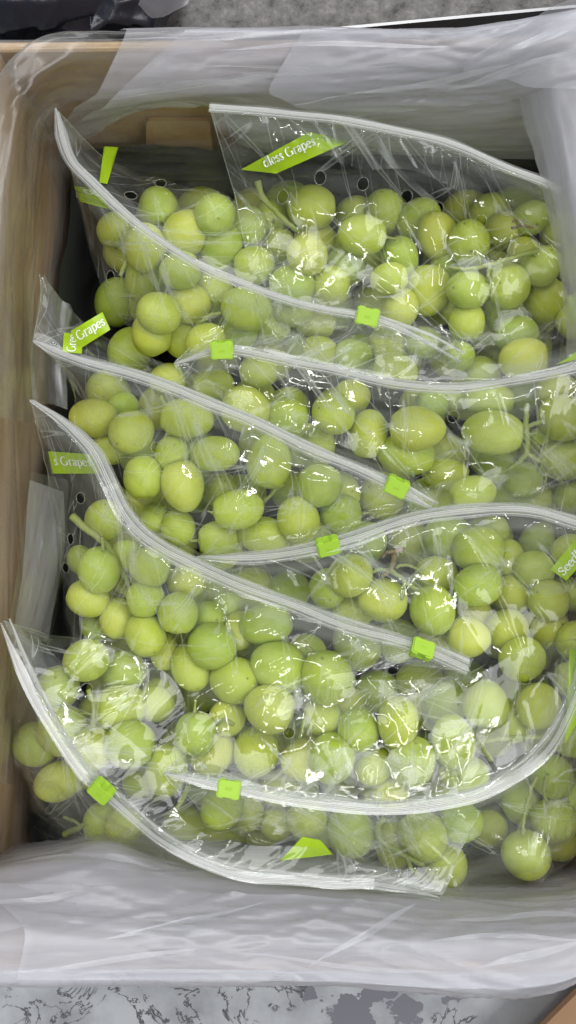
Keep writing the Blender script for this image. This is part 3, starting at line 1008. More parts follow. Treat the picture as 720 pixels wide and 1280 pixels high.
def zip_strip(bag, path, width, tilt_deg, dz, flip=1, taper=(0, 0), name='zip_track'):
    """ribbed strip swept along the path; tilt 0 = lying flat, 90 = on edge"""
    n = max(20, int(np.linalg.norm(np.diff(path, axis=0), axis=1).sum() / 0.003))
    p = resample(path, n)
    kk = np.arange(n) * 0.003
    p[:, 1] += 0.0009 * val_noise(kk / 0.03, kk * 0 + width * 5000, 5)
    p[:, 2] += 0.0012 * val_noise(kk / 0.022, kk * 0 + width * 7000, 6)
    t = np.gradient(p, axis=0); t /= np.linalg.norm(t, axis=1, keepdims=True)
    side = np.cross(t, [0, 0, 1.0]); side /= np.linalg.norm(side, axis=1, keepdims=True)
    up = np.cross(side, t)
    w = math.radians(tilt_deg)
    a = side * math.cos(w) * flip + up * math.sin(w)
    b_ = np.cross(t, a) * flip
    b_ *= np.sign(b_[:, 2:3] + 1e-9)
    # profile across the strip: wide thin flanges and four ribs
    prof = [(-.5, 0), (-.16, .0001), (-.145, .0009), (-.09, .0009), (-.075, .0001), (-.03, .0001), (-.015, .0011), (.045, .0011), (.06, .0001),
            (.10, .0001), (.115, .0009), (.16, .0009), (.175, .0001), (.32, .0001), (.33, .0004), (.36, .0004), (.37, .0001), (.5, 0)]
    rib = {1, 2, 3, 5, 6, 7, 9, 10, 11, 13, 14, 15}
    ring = prof + [(x, -0.0003) for x, h in prof[::-1]]
    m = len(ring)
    s_ = np.linspace(0, 1, n)
    wv = np.ones(n)
    if taper[0]:
        wv = np.minimum(wv, 0.12 + s_ / taper[0])
    if taper[1]:
        wv = np.minimum(wv, 0.12 + (1 - s_) / taper[1])
    wv = np.clip(wv, 0, 1)
    wob = 1 + 0.08 * np.sin(s_ * 37 + width * 9000) * np.sin(s_ * 11)
    verts = []
    for i in range(n):
        for x, h in ring:
            verts.append(p[i] + a[i] * x * width * wv[i] * wob[i] + b_[i] * h + np.array([0, 0, dz]))
    faces = []; mi = []
    for i in range(n - 1):
        for k in range(m):
            q = i * m + k; s2 = i * m + (k + 1) % m
            faces.append((q, s2, s2 + m, q + m)); mi.append(0 if k in rib else 1)
    faces.append(tuple(range(m))); faces.append(tuple((n - 1) * m + k for k in range(m))[::-1]); mi += [0, 0]
    o = mesh_obj(name, verts, faces, M_ZIP, bag, smooth=False)
    o.data.materials.append(M_FLANGE)
    o.data.polygons.foreach_set('material_index', mi)
    return o, p, t


def slider(bag, pos, tang, roll=0.0):
    """bone-shaped clip: wide ends, pinched waist, a slot in the middle"""
    L2, W2, Wm, H = 0.0062, 0.0050, 0.0036, 0.0066
    out = [(-L2, -W2 * .8), (-L2 * .8, -W2), (-L2 * .45, -W2), (-L2 * .18, -Wm), (L2 * .18, -Wm), (L2 * .45, -W2), (L2 * .8, -W2), (L2, -W2 * .8)]
    out = out + [(-x, -y) for x, y in out]
    bm = bmesh.new()
    lo = [bm.verts.new((x, y, -H / 2)) for x, y in out]
    hi = [bm.verts.new((x, y, H / 2)) for x, y in out]
    bm.faces.new(lo[::-1]); bm.faces.new(hi)
    for i in range(len(out)):
        j = (i + 1) % len(out)
        bm.faces.new((lo[i], lo[j], hi[j], hi[i]))
    bmesh.ops.bevel(bm, geom=[e for e in bm.edges if abs(e.verts[0].co.z - e.verts[1].co.z) < 1e-6], offset=0.0008, segments=2, affect='EDGES')
    bm.verts.ensure_lookup_table()
    ang = math.atan2(tang[1], tang[0])
    R = Matrix.Rotation(ang, 3, 'Z') @ Matrix.Rotation(roll, 3, 'X')
    for v in bm.verts:
        v.co = R @ v.co + Vector(pos)
    o = bm_obj('slider', bm, M_SLIDER, bag, smooth=False)
    bm = bmesh.new()
    add_box(bm, (-0.0016, -0.0007, H / 2 - 0.0006), (0.0016, 0.0007, H / 2 + 0.00015), 0.0002)
    for v in bm.verts:
        v.co = R @ v.co + Vector(pos)
    s = bm_obj('slot', bm, M_SLOT, None, smooth=False)
    s.parent = o
    s.matrix_parent_inverse = Matrix.Translation(-bag.location).inverted() @ Matrix.Translation(-bag.location)
    return o


def arc(cx, cy, rx, ry, a0, a1, n=14):
    return [(cx + rx * math.cos(math.radians(a0 + (a1 - a0) * i / n)), cy + ry * math.sin(math.radians(a0 + (a1 - a0) * i / n))) for i in range(n + 1)]


S_CAP = [(.43, .54), (.40, .64), (.27, .70), (.13, .65), (.09, .53), (.17, .43), (.32, .33), (.43, .22), (.40, .08), (.26, .0), (.12, .04), (.06, .17)]
GLYPH = {   # advance width, strokes of an old-style serif face
    'G': (.74, [arc(.34, .35, .28, .35, 48, 318), [(.61, .04), (.61, .30)], [(.47, .30), (.70, .30)]]),
    'S': (.52, [S_CAP]),
    'r': (.37, [[(.11, 0), (.11, .47)], [(.02, 0), (.21, 0)], [(.02, .46), (.11, .46)], [(.11, .33), (.18, .44), (.26, .47), (.33, .43)]]),
    'e': (.45, [arc(.23, .24, .18, .24, 8, 322), [(.05, .27), (.40, .27)]]),
    'n': (.54, [[(.11, 0), (.11, .47)], [(.02, 0), (.20, 0)], [(.02, .46), (.11, .46)], [(.11, .34), (.20, .46), (.31, .46), (.38, .36), (.38, 0)], [(.30, 0), (.48, 0)]]),
    'd': (.50, [arc(.21, .24, .16, .24, 50, 320), [(.38, 0), (.38, .74)], [(.30, .73), (.38, .73)], [(.38, 0), (.47, .01)]]),
    'l': (.23, [[(.11, 0), (.11, .74)], [(.02, 0), (.20, 0)], [(.03, .73), (.11, .73)]]),
    's': (.36, [[(x * .68 + .02, y * .69) for x, y in S_CAP]]),
    'a': (.43, [[(.07, .37), (.14, .46), (.26, .46), (.32, .36), (.32, .05), (.41, .01)], [(.32, .28), (.16, .23), (.06, .12), (.12, .01), (.23, .02), (.32, .11)]]),
    'p': (.50, [[(.11, .47), (.11, -.2)], [(.02, -.2), (.21, -.2)], [(.02, .46), (.11, .46)], arc(.27, .24, .16, .24, 140, -140)]),
    ' ': (.28, []),
}


def text_mesh(body):
    """flat letters: thick down-strokes, thin cross-strokes"""
    v, f = [], []
    x0 = 0.0
    for ch in body:
        adv, strokes = GLYPH[ch]
        for st in strokes:
            p = resample([(x, y, 0) for x, y in st], 10 if len(st) > 2 else 2)
            t = np.gradient(p, axis=0); t /= np.linalg.norm(t, axis=1, keepdims=True) + 1e-9
            for i in range(len(p)):
                w = (0.028 + 0.040 * abs(t[i, 1]))
                nx, ny = -t[i, 1], t[i, 0]
                v.append((x0 + p[i, 0] + nx * w, p[i, 1] + ny * w, 0)); v.append((x0 + p[i, 0] - nx * w, p[i, 1] - ny * w, 0))
            b0 = len(v) - 2 * len(p)
            for i in range(len(p) - 1):
                f.append((b0 + 2 * i, b0 + 2 * i + 1, b0 + 2 * i + 3, b0 + 2 * i + 2))
        x0 += adv
    return np.array(v), f


def band(bag, films, quad, text=None, t_rect=(0.1, 0.25, 0.9, 0.8), lift=0.0007, tq=None):
    """printed green band lying on the film. quad: px of near-left, near-right, far-right, far-left as read along the text"""
    allp = np.vstack([F.reshape(-1, 3) for F in films])
    X, Y = to_px(allp)

    def on_film(s, t):
        q = [np.array(c, float) for c in quad]
        xy = (q[0] * (1 - s) + q[1] * s) * (1 - t) + (q[3] * (1 - s) + q[2] * s) * t
        d = (X - xy[0]) ** 2 + (Y - xy[1]) ** 2
        idx = np.argpartition(d, 8)[:8]
        return xy, allp[idx, 2].max()
    ns, nt_ = 14, 6
    Z = np.zeros((nt_, ns)); XY = np.zeros((nt_, ns, 2))
    for j in range(nt_):
        for i in range(ns):
            XY[j, i], Z[j, i] = on_film(i / (ns - 1), j / (nt_ - 1))
    for _ in range(3):
        Zs = Z.copy()
        Zs[1:-1, 1:-1] = 0.25 * (Z[:-2, 1:-1] + Z[2:, 1:-1] + Z[1:-1, :-2] + Z[1:-1, 2:])
        Z = np.maximum(Zs, Z - 0.0005)
    Z += lift
    G = np.array([[P(*XY[j, i], Z[j, i]) for i in range(ns)] for j in range(nt_)])
    o = mesh_obj('printed_band', G.reshape(-1, 3), grid_faces(nt_, ns), M_BAND, bag)
    if text:
        v, f = text_mesh(text)
        lo, hi = v.min(0), v.max(0)
        s = t_rect[0] + (v[:, 0] - lo[0]) / (hi[0] - lo[0]) * (t_rect[2] - t_rect[0])
        t = t_rect[1] + (v[:, 1] - lo[1]) / (hi[1] - lo[1]) * (t_rect[3] - t_rect[1])
        out = []
        if tq:
            q = [np.array(c, float) for c in tq]
            gx, gy = to_px(G)
            s = (v[:, 0] - lo[0]) / (hi[0] - lo[0]); t = (v[:, 1] - lo[1]) / (hi[1] - lo[1])
            for a, b_ in zip(s, t):
                xy = (q[0] * (1 - a) + q[1] * a) * (1 - b_) + (q[3] * (1 - a) + q[2] * a) * b_
                w = 1 / (((gx - xy[0]) ** 2 + (gy - xy[1]) ** 2) + 4.0) ** 2
                out.append(P(xy[0], xy[1], float((G[..., 2] * w).sum() / w.sum()) + 0.0012))
            s = t = []
        for a, b_ in zip(s, t):
            i = min(max(int(a * (ns - 1)), 0), ns - 2); j = min(max(int(b_ * (nt_ - 1)), 0), nt_ - 2)
            fa, fb_ = a * (ns - 1) - i, b_ * (nt_ - 1) - j
            p = (G[j, i] * (1 - fa) + G[j, i + 1] * fa) * (1 - fb_) + (G[j + 1, i] * (1 - fa) + G[j + 1, i + 1] * fa) * fb_
            out.append(p + np.array([0, 0, 0.0004]))
        l = mesh_obj('lettering', out, f, M_PRINT, None, smooth=False)
        l.parent = o
    return o


def lift_curve(c, dz):
    return [(x, y, z + dz) for x, y, z in c]


BAGS = {
    'A': dict(label='zip bag at the far right, flat zip along the far wall, readable green band',
              sheets=[([(270, 150, .12), (330, 172, .06), (450, 185, .05), (560, 205, .05), (700, 262, .05)], None, []),
                      ([(295, 250, .105), (360, 262, .112), (450, 270, .115), (560, 290, .115), (650, 310, .115), (735, 320, .11)],
                       [(330, 425, .10), (420, 440, .10), (520, 438, .10), (620, 432, .10), (735, 420, .10)],
                       [(354, 247), (400, 222), (455, 229), (507, 247), (549, 262), (602, 278), (657, 298), (353, 323), (460, 363)])],
              slider=None, width=.0105, seed=101),
    'B': dict(label='zip bag in the far left corner, its zip running diagonally from the corner',
              sheets=[([(98, 250, .10), (118, 330, .09), (150, 400, .09), (215, 430, .10), (320, 432, .105), (430, 436, .105), (560, 470, .10)], None, [(138, 345), (148, 332), (373, 411)]),
                      ([(130, 200, .10), (165, 214, .102), (220, 232, .104), (300, 255, .105), (380, 290, .11), (480, 345, .11), (576, 436, .108)], None, [(165, 245), (200, 230), (397, 347)])],
              slider=(458, 396), width=.0085, seed=121),
    'C': dict(label='zip bag with zip curving across the right half below the far bags',
              sheets=[([(240, 436, .105), (300, 410, .108), (420, 402, .11), (540, 412, .11), (640, 416, .115), (750, 380, .12)], None, []),
                      ([(232, 480, .105), (320, 525, .11), (430, 560, .11), (540, 605, .108), (640, 640, .10), (750, 655, .10)], None, [(450, 455), (566, 520)])],
              slider=(278, 438), width=.0095, seed=141),
    'D': dict(label='zip bag on the left, folded corner standing against the wall, slider at box centre',
              sheets=[([(52, 345, .140), (125, 418, .115), (250, 472, .11), (400, 525, .11), (490, 570, .112), (548, 625, .118)], None, []),
                      ([(92, 470, .10), (110, 560, .09), (190, 640, .09), (260, 690, .10), (380, 692, .105), (500, 662, .115), (548, 648, .118)], None,
                       [(124, 490), (272, 570), (327, 597), (428, 645), (195, 560)])],
              slider=(495, 607), width=.0105, seed=161),
    'E': dict(label='zip bag in the middle of the right side, arched zip, brown stalk inside',
              sheets=[([(270, 684, .108), (410, 655, .112), (500, 622, .112), (580, 595, .11), (660, 590, .11), (750, 600, .11)], None, []),
                      ([(300, 720, .108), (400, 780, .105), (490, 835, .10), (590, 850, .10), (670, 850, .095), (752, 835, .09)], None, [(634, 693), (402, 755)])],
              slider=(410, 682), width=.0105, seed=181),
    'F': dict(label='zip bag left of centre, longest diagonal zip with a square cut end',
              sheets=[([(70, 520, .12), (150, 605, .12), (255, 694, .115), (400, 745, .115), (520, 785, .115), (590, 822, .115)], None, []),
                      ([(62, 620, .10), (78, 720, .08), (92, 800, .08), (180, 895, .10), (300, 918, .105), (450, 900, .105), (590, 850, .11)], None,
                       [(100, 622), (88, 675), (82, 710), (152, 660), (260, 732), (311, 768), (374, 799), (432, 832)])],
              slider=(525, 807), width=.0105, seed=201),
    'G': dict(label='zip bag in the near left corner, zip sweeping down along the near wall',
              sheets=[([(60, 792, .115), (120, 802, .118), (215, 845, .112), (265, 950, .11), (400, 1000, .115), (500, 1012, .115), (600, 1010, .115)], None, [(105, 862), (135, 917)]),
                      ([(18, 850, .09), (20, 960, .07), (45, 1040, .05), (120, 1082, .055), (280, 1102, .09), (400, 1110, .11), (548, 1126, .12)], None, [])],
              slider=(130, 988), width=.0064, seed=221),
    'H': dict(label='zip bag in the near right corner, zip curving up like a smile',
              sheets=[([(232, 940, .115), (300, 875, .112), (420, 850, .112), (520, 848, .112), (600, 838, .112), (655, 808, .115), (705, 800, .12)], None,
                       [(360, 917), (418, 930), (480, 940), (655, 848)]),
                      ([(250, 1010, .11), (320, 1050, .11), (420, 1078, .105), (540, 1112, .09), (650, 1105, .085), (725, 1060, .085), (755, 960, .09)], None, [])],
              slider=(285, 984), width=.0074, seed=241),
}
BAG_OBJ, BAG_FILM = {}, {}
for k in 'ABCDEFGH':
    d = BAGS[k]
    z = ZIPS[k]
    path = resample([P(*p) for p in z], 90)
    mid = path[45]
    bag = tag(empty('zip_bag', (mid[0], mid[1], 0.03)), d['label'], 'plastic bag', 'clear zip bags of grapes')
    BAG_OBJ[k] = bag
    films = []
    for si, (c1, c2, holes) in enumerate(d['sheets']):
        curves = [z, c1] + ([c2] if c2 else [])
        films.append(film_sheet(bag, curves, holes, d['seed'] + si * 7, 0.00002, 0.0022))
    BAG_FILM[k] = films
    # slack film folded back along the zip
    for side_i, m0, m1 in dict(A=((1, .25, .7),), B=((0, .3, .6),), C=((1, .45, .75), (0, .6, .4)), D=((1, .5, .7),), E=((1, .55, .4),), F=((1, .25, .4),), G=((0, .5, .3), (1, .8, .95)), H=((0, .4, .6), (1, .7, .9)))[k]:
        zc, fc = resample(np.array(z, float), 9), resample(np.array(d['sheets'][side_i][0], float), 9)
        mm = np.linspace(m0, m1, 9)[:, None] + 0.10 * np.array([math.sin(q * 2.3 + d['seed']) for q in range(9)])[:, None]
        hem = zc * (1 - mm) + fc * mm
        hem[:, 2] += 0.004
        film_sheet(bag, [[tuple(q) for q in zc], [tuple(q) for q in hem]], [], d['seed'] + 300 + side_i * 11, 0.0, 0.0030, 0.0045, name='slack_fold')
    # two tracks, pressed together before the slider, parted after it
    t = np.gradient(path, axis=0); t /= np.linalg.norm(t, axis=1, keepdims=True)
    side = np.cross(t, [0, 0, 1.0]); side /= np.linalg.norm(side, axis=1, keepdims=True)
    X, Y = to_px(path)
    if d['slider']:
        si = int(((X - d['slider'][0]) ** 2 + (Y - d['slider'][1]) ** 2).argmin())
    else:
        si = 45
    s = np.arange(90)
    longside = si > 45
    gap = np.clip((si - s) / 60.0, 0, 1) if k in 'GC' else (np.clip((s - si) / 30.0, 0, 1) if k in 'BDF' else np.zeros(90))
    tilt = 32
    tp = dict(A=(0, 0), B=(0.05, 0.2), C=(0.12, 0), D=(0.06, 0.1), E=(0.12, 0), F=(0.12, 0), G=(0.1, 0.1), H=(0.1, 0))[k]
    zip_strip(bag, path + side * (gap * 0.003)[:, None], d['width'] * 0.82, tilt, 0.0012, 1, tp)
    zip_strip(bag, path - side * (0.0022 * np.clip(s / 14.0, 0, 1) + gap * 0.003)[:, None], d['width'] * 0.62, tilt + 18, -0.0026, 1, tp)
    if d['slider']:
        slider(bag, path[si] + np.array([0, 0, 0.0022]), t[si], random.choice((-1, 1)) * random.uniform(0.25, 0.6))

B_ = BAG_OBJ; F_ = BAG_FILM
# bands read along their text: lower-left, lower-right, upper-right, upper-left
band(B_['A'], F_['A'], [(345, 217), (438, 176), (386, 165), (301, 212)], 'dless Grapes', tq=[(333, 213), (397, 184), (390, 169), (326, 198)])
band(B_['B'], F_['B'], [(92, 232), (100, 252), (138, 262), (126, 238)], 'es', (0.1, 0.3, 0.4, 0.8))
band(B_['B'], F_['B'], [(124, 228), (134, 230), (148, 184), (130, 183)], None)
band(B_['D'], F_['D'], [(100, 436), (138, 412), (128, 390), (88, 414)], 'Grapes', (0.08, 0.2, 0.95, 0.85), 0.001)
band(B_['D'], F_['D'], [(102, 442), (104, 418), (80, 416), (78, 440)], 'Gree', (0.05, 0.3, 0.95, 0.8), 0.0004)
band(B_['F'], F_['F'], [(66, 592), (127, 592), (116, 568), (60, 564)], 's Grapes', (0.08, 0.25, 0.88, 0.8), 0.001)
band(B_['C'], F_['C'], [(708, 372), (735, 450), (735, 420), (722, 365)], None, lift=0.002)
band(B_['C'], F_['C'], [(694, 456), (735, 446), (735, 426), (712, 446)], None, lift=0.002)
band(B_['E'], F_['E'], [(708, 726), (740, 690), (728, 664), (688, 712)], 'Seedle', (0.05, 0.25, 0.8, 0.75), 0.001)
band(B_['G'], F_['G'], [(350, 1076), (416, 1068), (400, 1050), (378, 1046)], None)
band(B_['H'], F_['H'], [(706, 930), (735, 880), (735, 810), (712, 812)], None)

# ------------------------------------------------------------------ plastic liner of the box
liner = tag(empty('box_liner', ((X0 + X1) / 2, (Y0 + Y1) / 2, 0.0055)), 'milky crumpled plastic liner draped over the rim of the cardboard box', 'plastic liner')


def liner_sheet(name, curves, seed, amp=0.0016, su=0.09, sv=0.014, step=0.0017, mat=None, pleats=8, world=False):
    n = 60
    c3 = [resample(c, n) if world else curve_px(c, n) for c in curves]
    ln = max(np.linalg.norm(np.diff(c, axis=0), axis=1).sum() for c in c3)
    wd = np.linalg.norm(np.diff(np.stack(c3), axis=0), axis=2).sum(0).mean()
    nu, nv = max(12, int(ln / step)), max(10, int(wd / step))
    G = loft([resample(c, nu) if world else curve_px(c, nu) for c in curves], nu, nv)
    lu, lv = grid_uv(G)
    nrm = grid_normals(G)
    w = crumple(lu, lv, seed, su * 1.5, sv * 1.4, amp * 0.9) + crumple(lu, lv, seed + 30, su * 0.5, sv * 2.2, amp * 0.4) + crumple(lu, lv, seed + 60, su * 0.6, sv * 0.5, amp * 0.18)
    w = w + crumple(lu, lv, seed + 77, 0.03, 0.005, amp * 0.12)
    rng = np.random.default_rng(seed)
    for _ in range(pleats * 2):
        v0 = rng.uniform(0, wd); sl = rng.uniform(-0.35, 0.35); wdt = rng.uniform(0.0016, 0.0026); a_ = rng.uniform(0.0004, 0.0016)
        u0, u1 = sorted(rng.uniform(0, ln, 2))
        d = np.abs(lv - v0 - sl * (lu - u0))
        m = np.clip((lu - u0) * 60, 0, 1) * np.clip((u1 - lu) * 60, 0, 1)
        w = w + a_ * np.maximum(0, 1 - d / wdt) * m
    G = G + nrm * w[..., None]
    return mesh_obj(name, G.reshape(-1, 3), grid_faces(nv, nu), mat or M_LINER, liner, uv=np.stack([lu, lv], 2).reshape(-1, 2))


def wall_profile(p0, p1, inward, depth, bulge, hang=0.06, out=0.004, rim_lift=0.004):
    """curves from the outer hem over the rim and down the inside, for one side from p0 to p1 (plan)"""
    p0, p1, n = np.array(p0, float), np.array(p1, float), np.array(inward, float)
    rows = []
    for off_, z in ((-out - 0.002, RIM - hang), (-out, RIM - 0.004), (0.001, RIM + rim_lift), (T + 0.003, RIM - 0.001),
                    (T + bulge * 0.6, RIM - depth * 0.35), (T + bulge, RIM - depth * 0.7), (T + bulge * 1.1, RIM - depth)):
        rows.append([np.array([*(p0 + n * off_), z]), np.array([*((p0 + p1) / 2 + n * (off_ + 0.001)), z]), np.array([*(p1 + n * off_), z])])
    return rows


# one thin layer all round
liner_sheet('side_sheet', wall_profile(NL, FL, (1, 0), 0.155, 0.007), 301, su=0.09, sv=0.02, amp=0.0016, world=True, mat=M_LINER_THIN, pleats=14)
liner_sheet('side_sheet', wall_profile(FR, NR, (-1, 0), 0.155, 0.006), 311, su=0.014, sv=0.08, amp=0.0012, world=True, mat=M_LINER_THIN)
liner_sheet('side_sheet', wall_profile((FL[0] - .002, FL[1]), FR, (0, -1), 0.155, 0.026), 321, amp=0.0014, world=True, mat=M_LINER_THIN, pleats=10)
liner_sheet('side_sheet', wall_profile(NR, (NL[0] - .002, NL[1]), (0, 1), 0.155, 0.008), 331, amp=0.0014, world=True, mat=M_LINER_THIN)
# gathered folds over the far rim
liner_sheet('gathered_fold', [[(150, 42, .150), (360, 39, .150), (520, 40, .152), (640, 30, .16), (765, 0, .175)],
                       [(160, 37, .172), (360, 35, .172), (520, 37, .174), (640, 34, .18), (765, 10, .19)],
                       [(120, 122, .156), (300, 98, .160), (450, 86, .164), (600, 74, .172), (765, 50, .182)],
                       [(72, 152, .112), (170, 130, .128), (225, 122, .130), (275, 128, .128), (310, 143, .122), (450, 142, .134), (620, 128, .14), (765, 100, .15)],
                       [(84, 186, .078), (170, 140, .118), (225, 134, .122), (275, 138, .118), (310, 186, .080), (450, 196, .08), (620, 200, .085), (740, 200, .09)]], 341, amp=0.0026, pleats=22)
liner_sheet('gathered_fold', [[(245, 44, .150), (420, 42, .152), (560, 42, .158), (765, 8, .18)],
                       [(235, 35, .173), (420, 37, .174), (560, 38, .178), (765, 8, .188)],
                       [(135, 126, .152), (340, 108, .156), (560, 84, .169), (765, 56, .184)],
                       [(75, 160, .108), (170, 132, .126), (225, 122, .132), (275, 128, .128), (330, 150, .122), (560, 142, .136), (740, 120, .15)],
                       [(80, 176, .09), (170, 138, .12), (225, 132, .124), (275, 136, .121), (330, 182, .09), (560, 190, .095), (740, 190, .10)]], 351, amp=0.0028, pleats=22)
liner_sheet('gathered_fold', [[(380, 37, .176), (500, 38, .178), (620, 36, .184), (765, 4, .192)],
                       [(330, 118, .158), (500, 90, .168), (620, 76, .178), (765, 50, .188)],
                       [(420, 150, .135), (520, 140, .142), (640, 128, .150), (740, 110, .16)]], 355, amp=0.0028, pleats=22)
# the liner wraps the far left corner, one thin layer rounding it off
liner_sheet('corner_wrap', [[(-45, 520, .150), (-40, 330, .150), (-25, 170, .150), (-6, 108, .150), (22, 72, .156), (70, 48, .156), (210, 42, .155)],
                       [(-45, 520, .172), (-38, 330, .172), (-25, 160, .172), (2, 98, .176), (24, 66, .178), (66, 42, .177), (210, 36, .174)],
                       [(-10, 520, .160), (2, 330, .164), (20, 170, .168), (36, 118, .174), (62, 88, .174), (110, 66, .172), (210, 56, .168)],
                       [(40, 530, .10), (46, 340, .105), (56, 230, .11), (64, 160, .122), (86, 132, .128), (140, 122, .132), (220, 116, .135)]], 358, amp=0.0022, su=0.05, sv=0.016, pleats=18, mat=M_LINER_THIN)
# bunched corner at the far right
liner_sheet('gathered_fold', [[(590, 70, .178), (650, 36, .19), (700, 4, .20), (775, -14, .20)],
                       [(575, 84, .174), (650, 70, .186), (705, 50, .194), (775, 40, .194)],
                       [(585, 98, .170), (650, 105, .176), (705, 110, .182), (775, 110, .18)]], 361, amp=0.0034, su=0.05, sv=0.010, pleats=18)
# flap hanging into the box on the right
liner_sheet('hanging_flap', [[(648, 124, .150), (668, 200, .145), (690, 300, .138), (706, 400, .130), (710, 450, .122)],
                      [(690, 105, .170), (705, 200, .165), (720, 300, .160), (735, 400, .15), (740, 450, .145)],
                      [(760, 90, .168), (765, 200, .166), (770, 300, .166), (775, 400, .166), (775, 450, .166)]], 371, amp=0.0016, su=0.03, sv=0.06)
liner_sheet('hanging_flap', [[(652, 140, .138), (674, 210, .133), (698, 310, .126), (722, 420, .118)],
                      [(700, 120, .16), (715, 210, .155), (730, 310, .15), (745, 420, .14)]], 381, amp=0.0014, su=0.03, sv=0.06)
liner_sheet('hanging_flap', [[(660, 118, .150), (682, 200, .146), (704, 300, .14), (722, 390, .134)],
                      [(720, 108, .168), (735, 200, .165), (745, 300, .16), (755, 400, .15)]], 385, amp=0.0014, su=0.03, sv=0.06)
# heavy folds on the near side
NEAR_IN = [(-30, 1085, .125), (60, 1068, .13), (130, 1050, .134), (200, 1075, .134), (300, 1098, .13), (420, 1106, .132), (560, 1120, .128), (660, 1118, .125), (760, 1100, .125)]
liner_sheet('near_fold', [[(-30, 1232, .150), (120, 1229, .150), (300, 1231, .150), (420, 1230, .15), (560, 1240, .148), (660, 1242, .148), (720, 1222, .15), (770, 1195, .155)],
                   [(-30, 1229, .174), (120, 1227, .175), (300, 1231, .175), (420, 1228, .175), (560, 1238, .173), (660, 1240, .172), (720, 1222, .174), (770, 1195, .175)],
                   [(-30, 1150, .160), (120, 1150, .160), (360, 1155, .158), (560, 1165, .156), (760, 1150, .158)],
                   NEAR_IN,
                   [(-10, 1060, .06), (130, 1045, .06), (300, 1055, .06), (560, 1080, .06), (760, 1080, .06)]], 391, amp=0.0024, pleats=24)
liner_sheet('near_fold', [[(-40, 1228, .173), (200, 1226, .173), (400, 1227, .173), (600, 1238, .171), (700, 1230, .172), (770, 1192, .172)],
                   [(-40, 1165, .164), (200, 1165, .168), (400, 1170, .167), (600, 1180, .165), (770, 1160, .166)],
                   [(-40, 1095, .136), (110, 1075, .142), (200, 1088, .144), (400, 1112, .142), (580, 1128, .140), (770, 1115, .14)],
                   [(-10, 1070, .07), (130, 1050, .07), (300, 1065, .07), (560, 1090, .07), (760, 1090, .07)]], 401, amp=0.0024, pleats=24)
liner_sheet('near_fold', [[(22, 1224, .176), (360, 1225, .176), (560, 1236, .174), (700, 1226, .174), (770, 1188, .176)],
                   [(36, 1165, .170), (400, 1172, .170), (560, 1180, .168), (770, 1165, .168)],
                   [(-30, 1104, .146), (400, 1124, .150), (560, 1140, .148), (770, 1140, .15)]], 411, amp=0.0026, pleats=24)
# flattened pleats of the liner, each a folded ribbon lying on the sheet
def fold_z(x, y):
    if y > 900:
        return float(np.interp(y, [1100, 1130, 1170, 1215, 1232], [.150, .162, .175, .180, .178]))
    return float(np.interp(y, [20, 60, 90, 125, 150], [.184, .184, .176, .162, .140])) + float(np.interp(x, [560, 700], [0, .010]))


for fi, (xa, ya, xb, yb, wa, wb) in enumerate((
        (-20, 1216, 250, 1184, 6, 26), (130, 1168, 340, 1128, 22, 8), (385, 1206, 520, 1136, 12, 34), (560, 1150, 745, 1148, 16, 20), (540, 1178, 745, 1170, 20, 10),
        (280, 1196, 560, 1212, 8, 18), (-20, 1128, 150, 1104, 26, 10), (30, 1208, 420, 1216, 8, 12), (600, 1205, 740, 1180, 30, 22),
        (135, 124, 430, 92, 8, 20), (250, 66, 560, 54, 10, 22), (210, 92, 500, 78, 6, 16), (430, 122, 640, 78, 10, 30), (560, 108, 740, 60, 24, 34), (610, 70, 745, 22, 16, 40), (150, 48, 420, 44, 8, 8), (360, 134, 600, 104, 6, 22))):
    n_ = 11
    up_, dn_ = [], []
    for i in range(n_):
        t = i / (n_ - 1)
        x, y = xa + (xb - xa) * t, ya + (yb - ya) * t + 5 * math.sin(t * 3.1 + fi) + 2 * math.sin(t * 7 + fi * 2)
        h = (wa + (wb - wa) * t) * 0.22 * math.sin(math.pi * min(max(t, 0.01), 0.99)) ** 0.8
        up_.append((x, y - h, fold_z(x, y - h))); dn_.append((x, y + h, fold_z(x, y + h)))
    liner_sheet('pleat', [up_, dn_], 700 + fi * 5, amp=0.0007, su=0.06, sv=0.006, pleats=3)
# loose milky strip standing between the left wall and the bags
liner_sheet('hanging_flap', [[(40, 590, .13), (28, 680, .13), (12, 790, .135), (0, 880, .135), (-5, 980, .13)],
                      [(84, 600, .08), (82, 680, .07), (68, 780, .07), (40, 870, .06), (25, 980, .05)]], 421, amp=0.0012, su=0.05, sv=0.02, mat=M_LINER_THIN)
liner_sheet('hanging_flap', [[(38, 600, .125), (30, 690, .122), (18, 780, .125)],
                      [(80, 615, .085), (78, 690, .075), (60, 800, .075)]], 431, amp=0.0012, su=0.05, sv=0.02)

# ------------------------------------------------------------------ the folded corner of the left middle bag
for sd, dz in ((601, 0.0), (611, -0.004)):
    cs = [[(54, 342, .145 + dz), (44, 400, .148 + dz), (38, 450, .146 + dz), (42, 505, .138 + dz)],
          [(70, 362, .138 + dz), (66, 410, .140 + dz), (60, 450, .138 + dz), (66, 505, .130 + dz)],
          [(92, 388, .128 + dz), (86, 420, .132 + dz), (82, 450, .130 + dz), (84, 512, .122 + dz)]]
    G = loft([curve_px(c, 60) for c in cs], 60, 24)
    lu, lv = grid_uv(G)
    G = G + grid_normals(G) * (crumple(lu, lv, sd, 0.05, 0.008, 0.0022) + crumple(lu, lv, sd + 5, 0.02, 0.006, 0.0012))[..., None]
    mesh_obj('folded_corner', G.reshape(-1, 3), grid_faces(24, 60), M_LINER_THIN, BAG_OBJ['D'], uv=np.stack([lu, lv], 2).reshape(-1, 2))

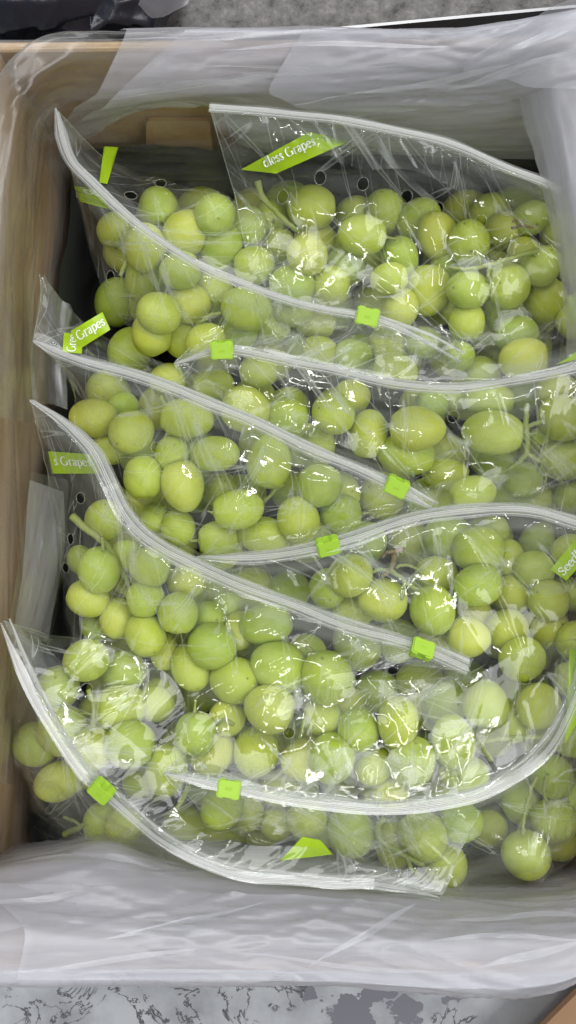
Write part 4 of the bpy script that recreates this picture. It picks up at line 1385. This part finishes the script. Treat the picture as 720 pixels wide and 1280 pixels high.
# ------------------------------------------------------------------ things around the box
# crumpled black bag on the metal table, upper left
cur = [[(-60, 75, -0.0 + .004), (20, 62, .012), (100, 52, .016), (180, 52, .012), (215, 58, .004)],
       [(-60, 40, .05), (20, 36, .055), (100, 30, .05), (170, 30, .04), (205, 40, .012)],
       [(-60, -10, .07), (20, -6, .075), (100, -10, .06), (170, -4, .05), (220, 5, .012)],
       [(-60, -70, .03), (20, -70, .03), (100, -70, .03), (170, -60, .02), (230, -40, .004)]]
n_u, n_v = 90, 60
G = loft([curve_px(c, n_u) for c in cur], n_u, n_v)
lu, lv = grid_uv(G)
nr_ = grid_normals(G)
nr_ *= np.sign(nr_[..., 2:3] + 1e-9)
G = G + nr_ * (crumple(lu, lv, 501, 0.03, 0.05, 0.006) + crumple(lu, lv, 511, 0.014, 0.02, 0.003))[..., None]
G[..., 2] = np.maximum(G[..., 2], 0.002)
tag(mesh_obj('black_plastic_bag', G.reshape(-1, 3), grid_faces(n_v, n_u), M_DARKBAG), 'crumpled black plastic bag behind the far left corner of the box', 'plastic bag')
# clear scrap of film next to it
cur = [[(170, 54, .010), (205, 48, .012), (240, 30, .010)], [(185, 20, .03), (215, 15, .03), (245, 10, .012)], [(190, -30, .02), (215, -30, .02), (250, -30, .008)]]
G = loft([curve_px(c, 40) for c in cur], 40, 40)
lu, lv = grid_uv(G)
G[..., 2] += np.abs(crumple(lu, lv, 521, 0.012, 0.02, 0.004)) + 0.022
tag(mesh_obj('film_scrap', G.reshape(-1, 3), grid_faces(40, 40), M_LINER), 'clear grey plastic scrap beside the black bag', 'plastic film')
# brown cardboard flap in the lower right corner
q0, q1 = P(666, 1288, 0.03), P(732, 1222, 0.03)
dd = (q1 - q0) / np.linalg.norm(q1 - q0)
out_ = np.array([dd[1], -dd[0], 0])
bm = bmesh.new()
rows = []
for s_ in (-0.06, 0.0, 0.06, 0.14):
    rows.append([bm.verts.new(tuple(q0 + dd * s_ + out_ * w_ + np.array([0, 0, h_]))) for w_, h_ in ((0, 0), (0.001, 0.0035), (0.03, 0.010), (0.07, 0.014), (0.07, 0.010), (0.03, 0.006))])
for a, b_ in zip(rows[:-1], rows[1:]):
    for i in range(6):
        j = (i + 1) % 6
        bm.faces.new((a[i], b_[i], b_[j], a[j]))
bm.faces.new(rows[0][::-1]); bm.faces.new(rows[-1])
bmesh.ops.recalc_face_normals(bm, faces=bm.faces)
M_FLAP, _, _ = principled('plain_brown_card', (0.33, 0.20, 0.115), 0.8, 0.2)
tag(bm_obj('cardboard_flap', bm, M_FLAP, smooth=False), 'plain brown cardboard flap cut off by the lower right corner', 'cardboard')
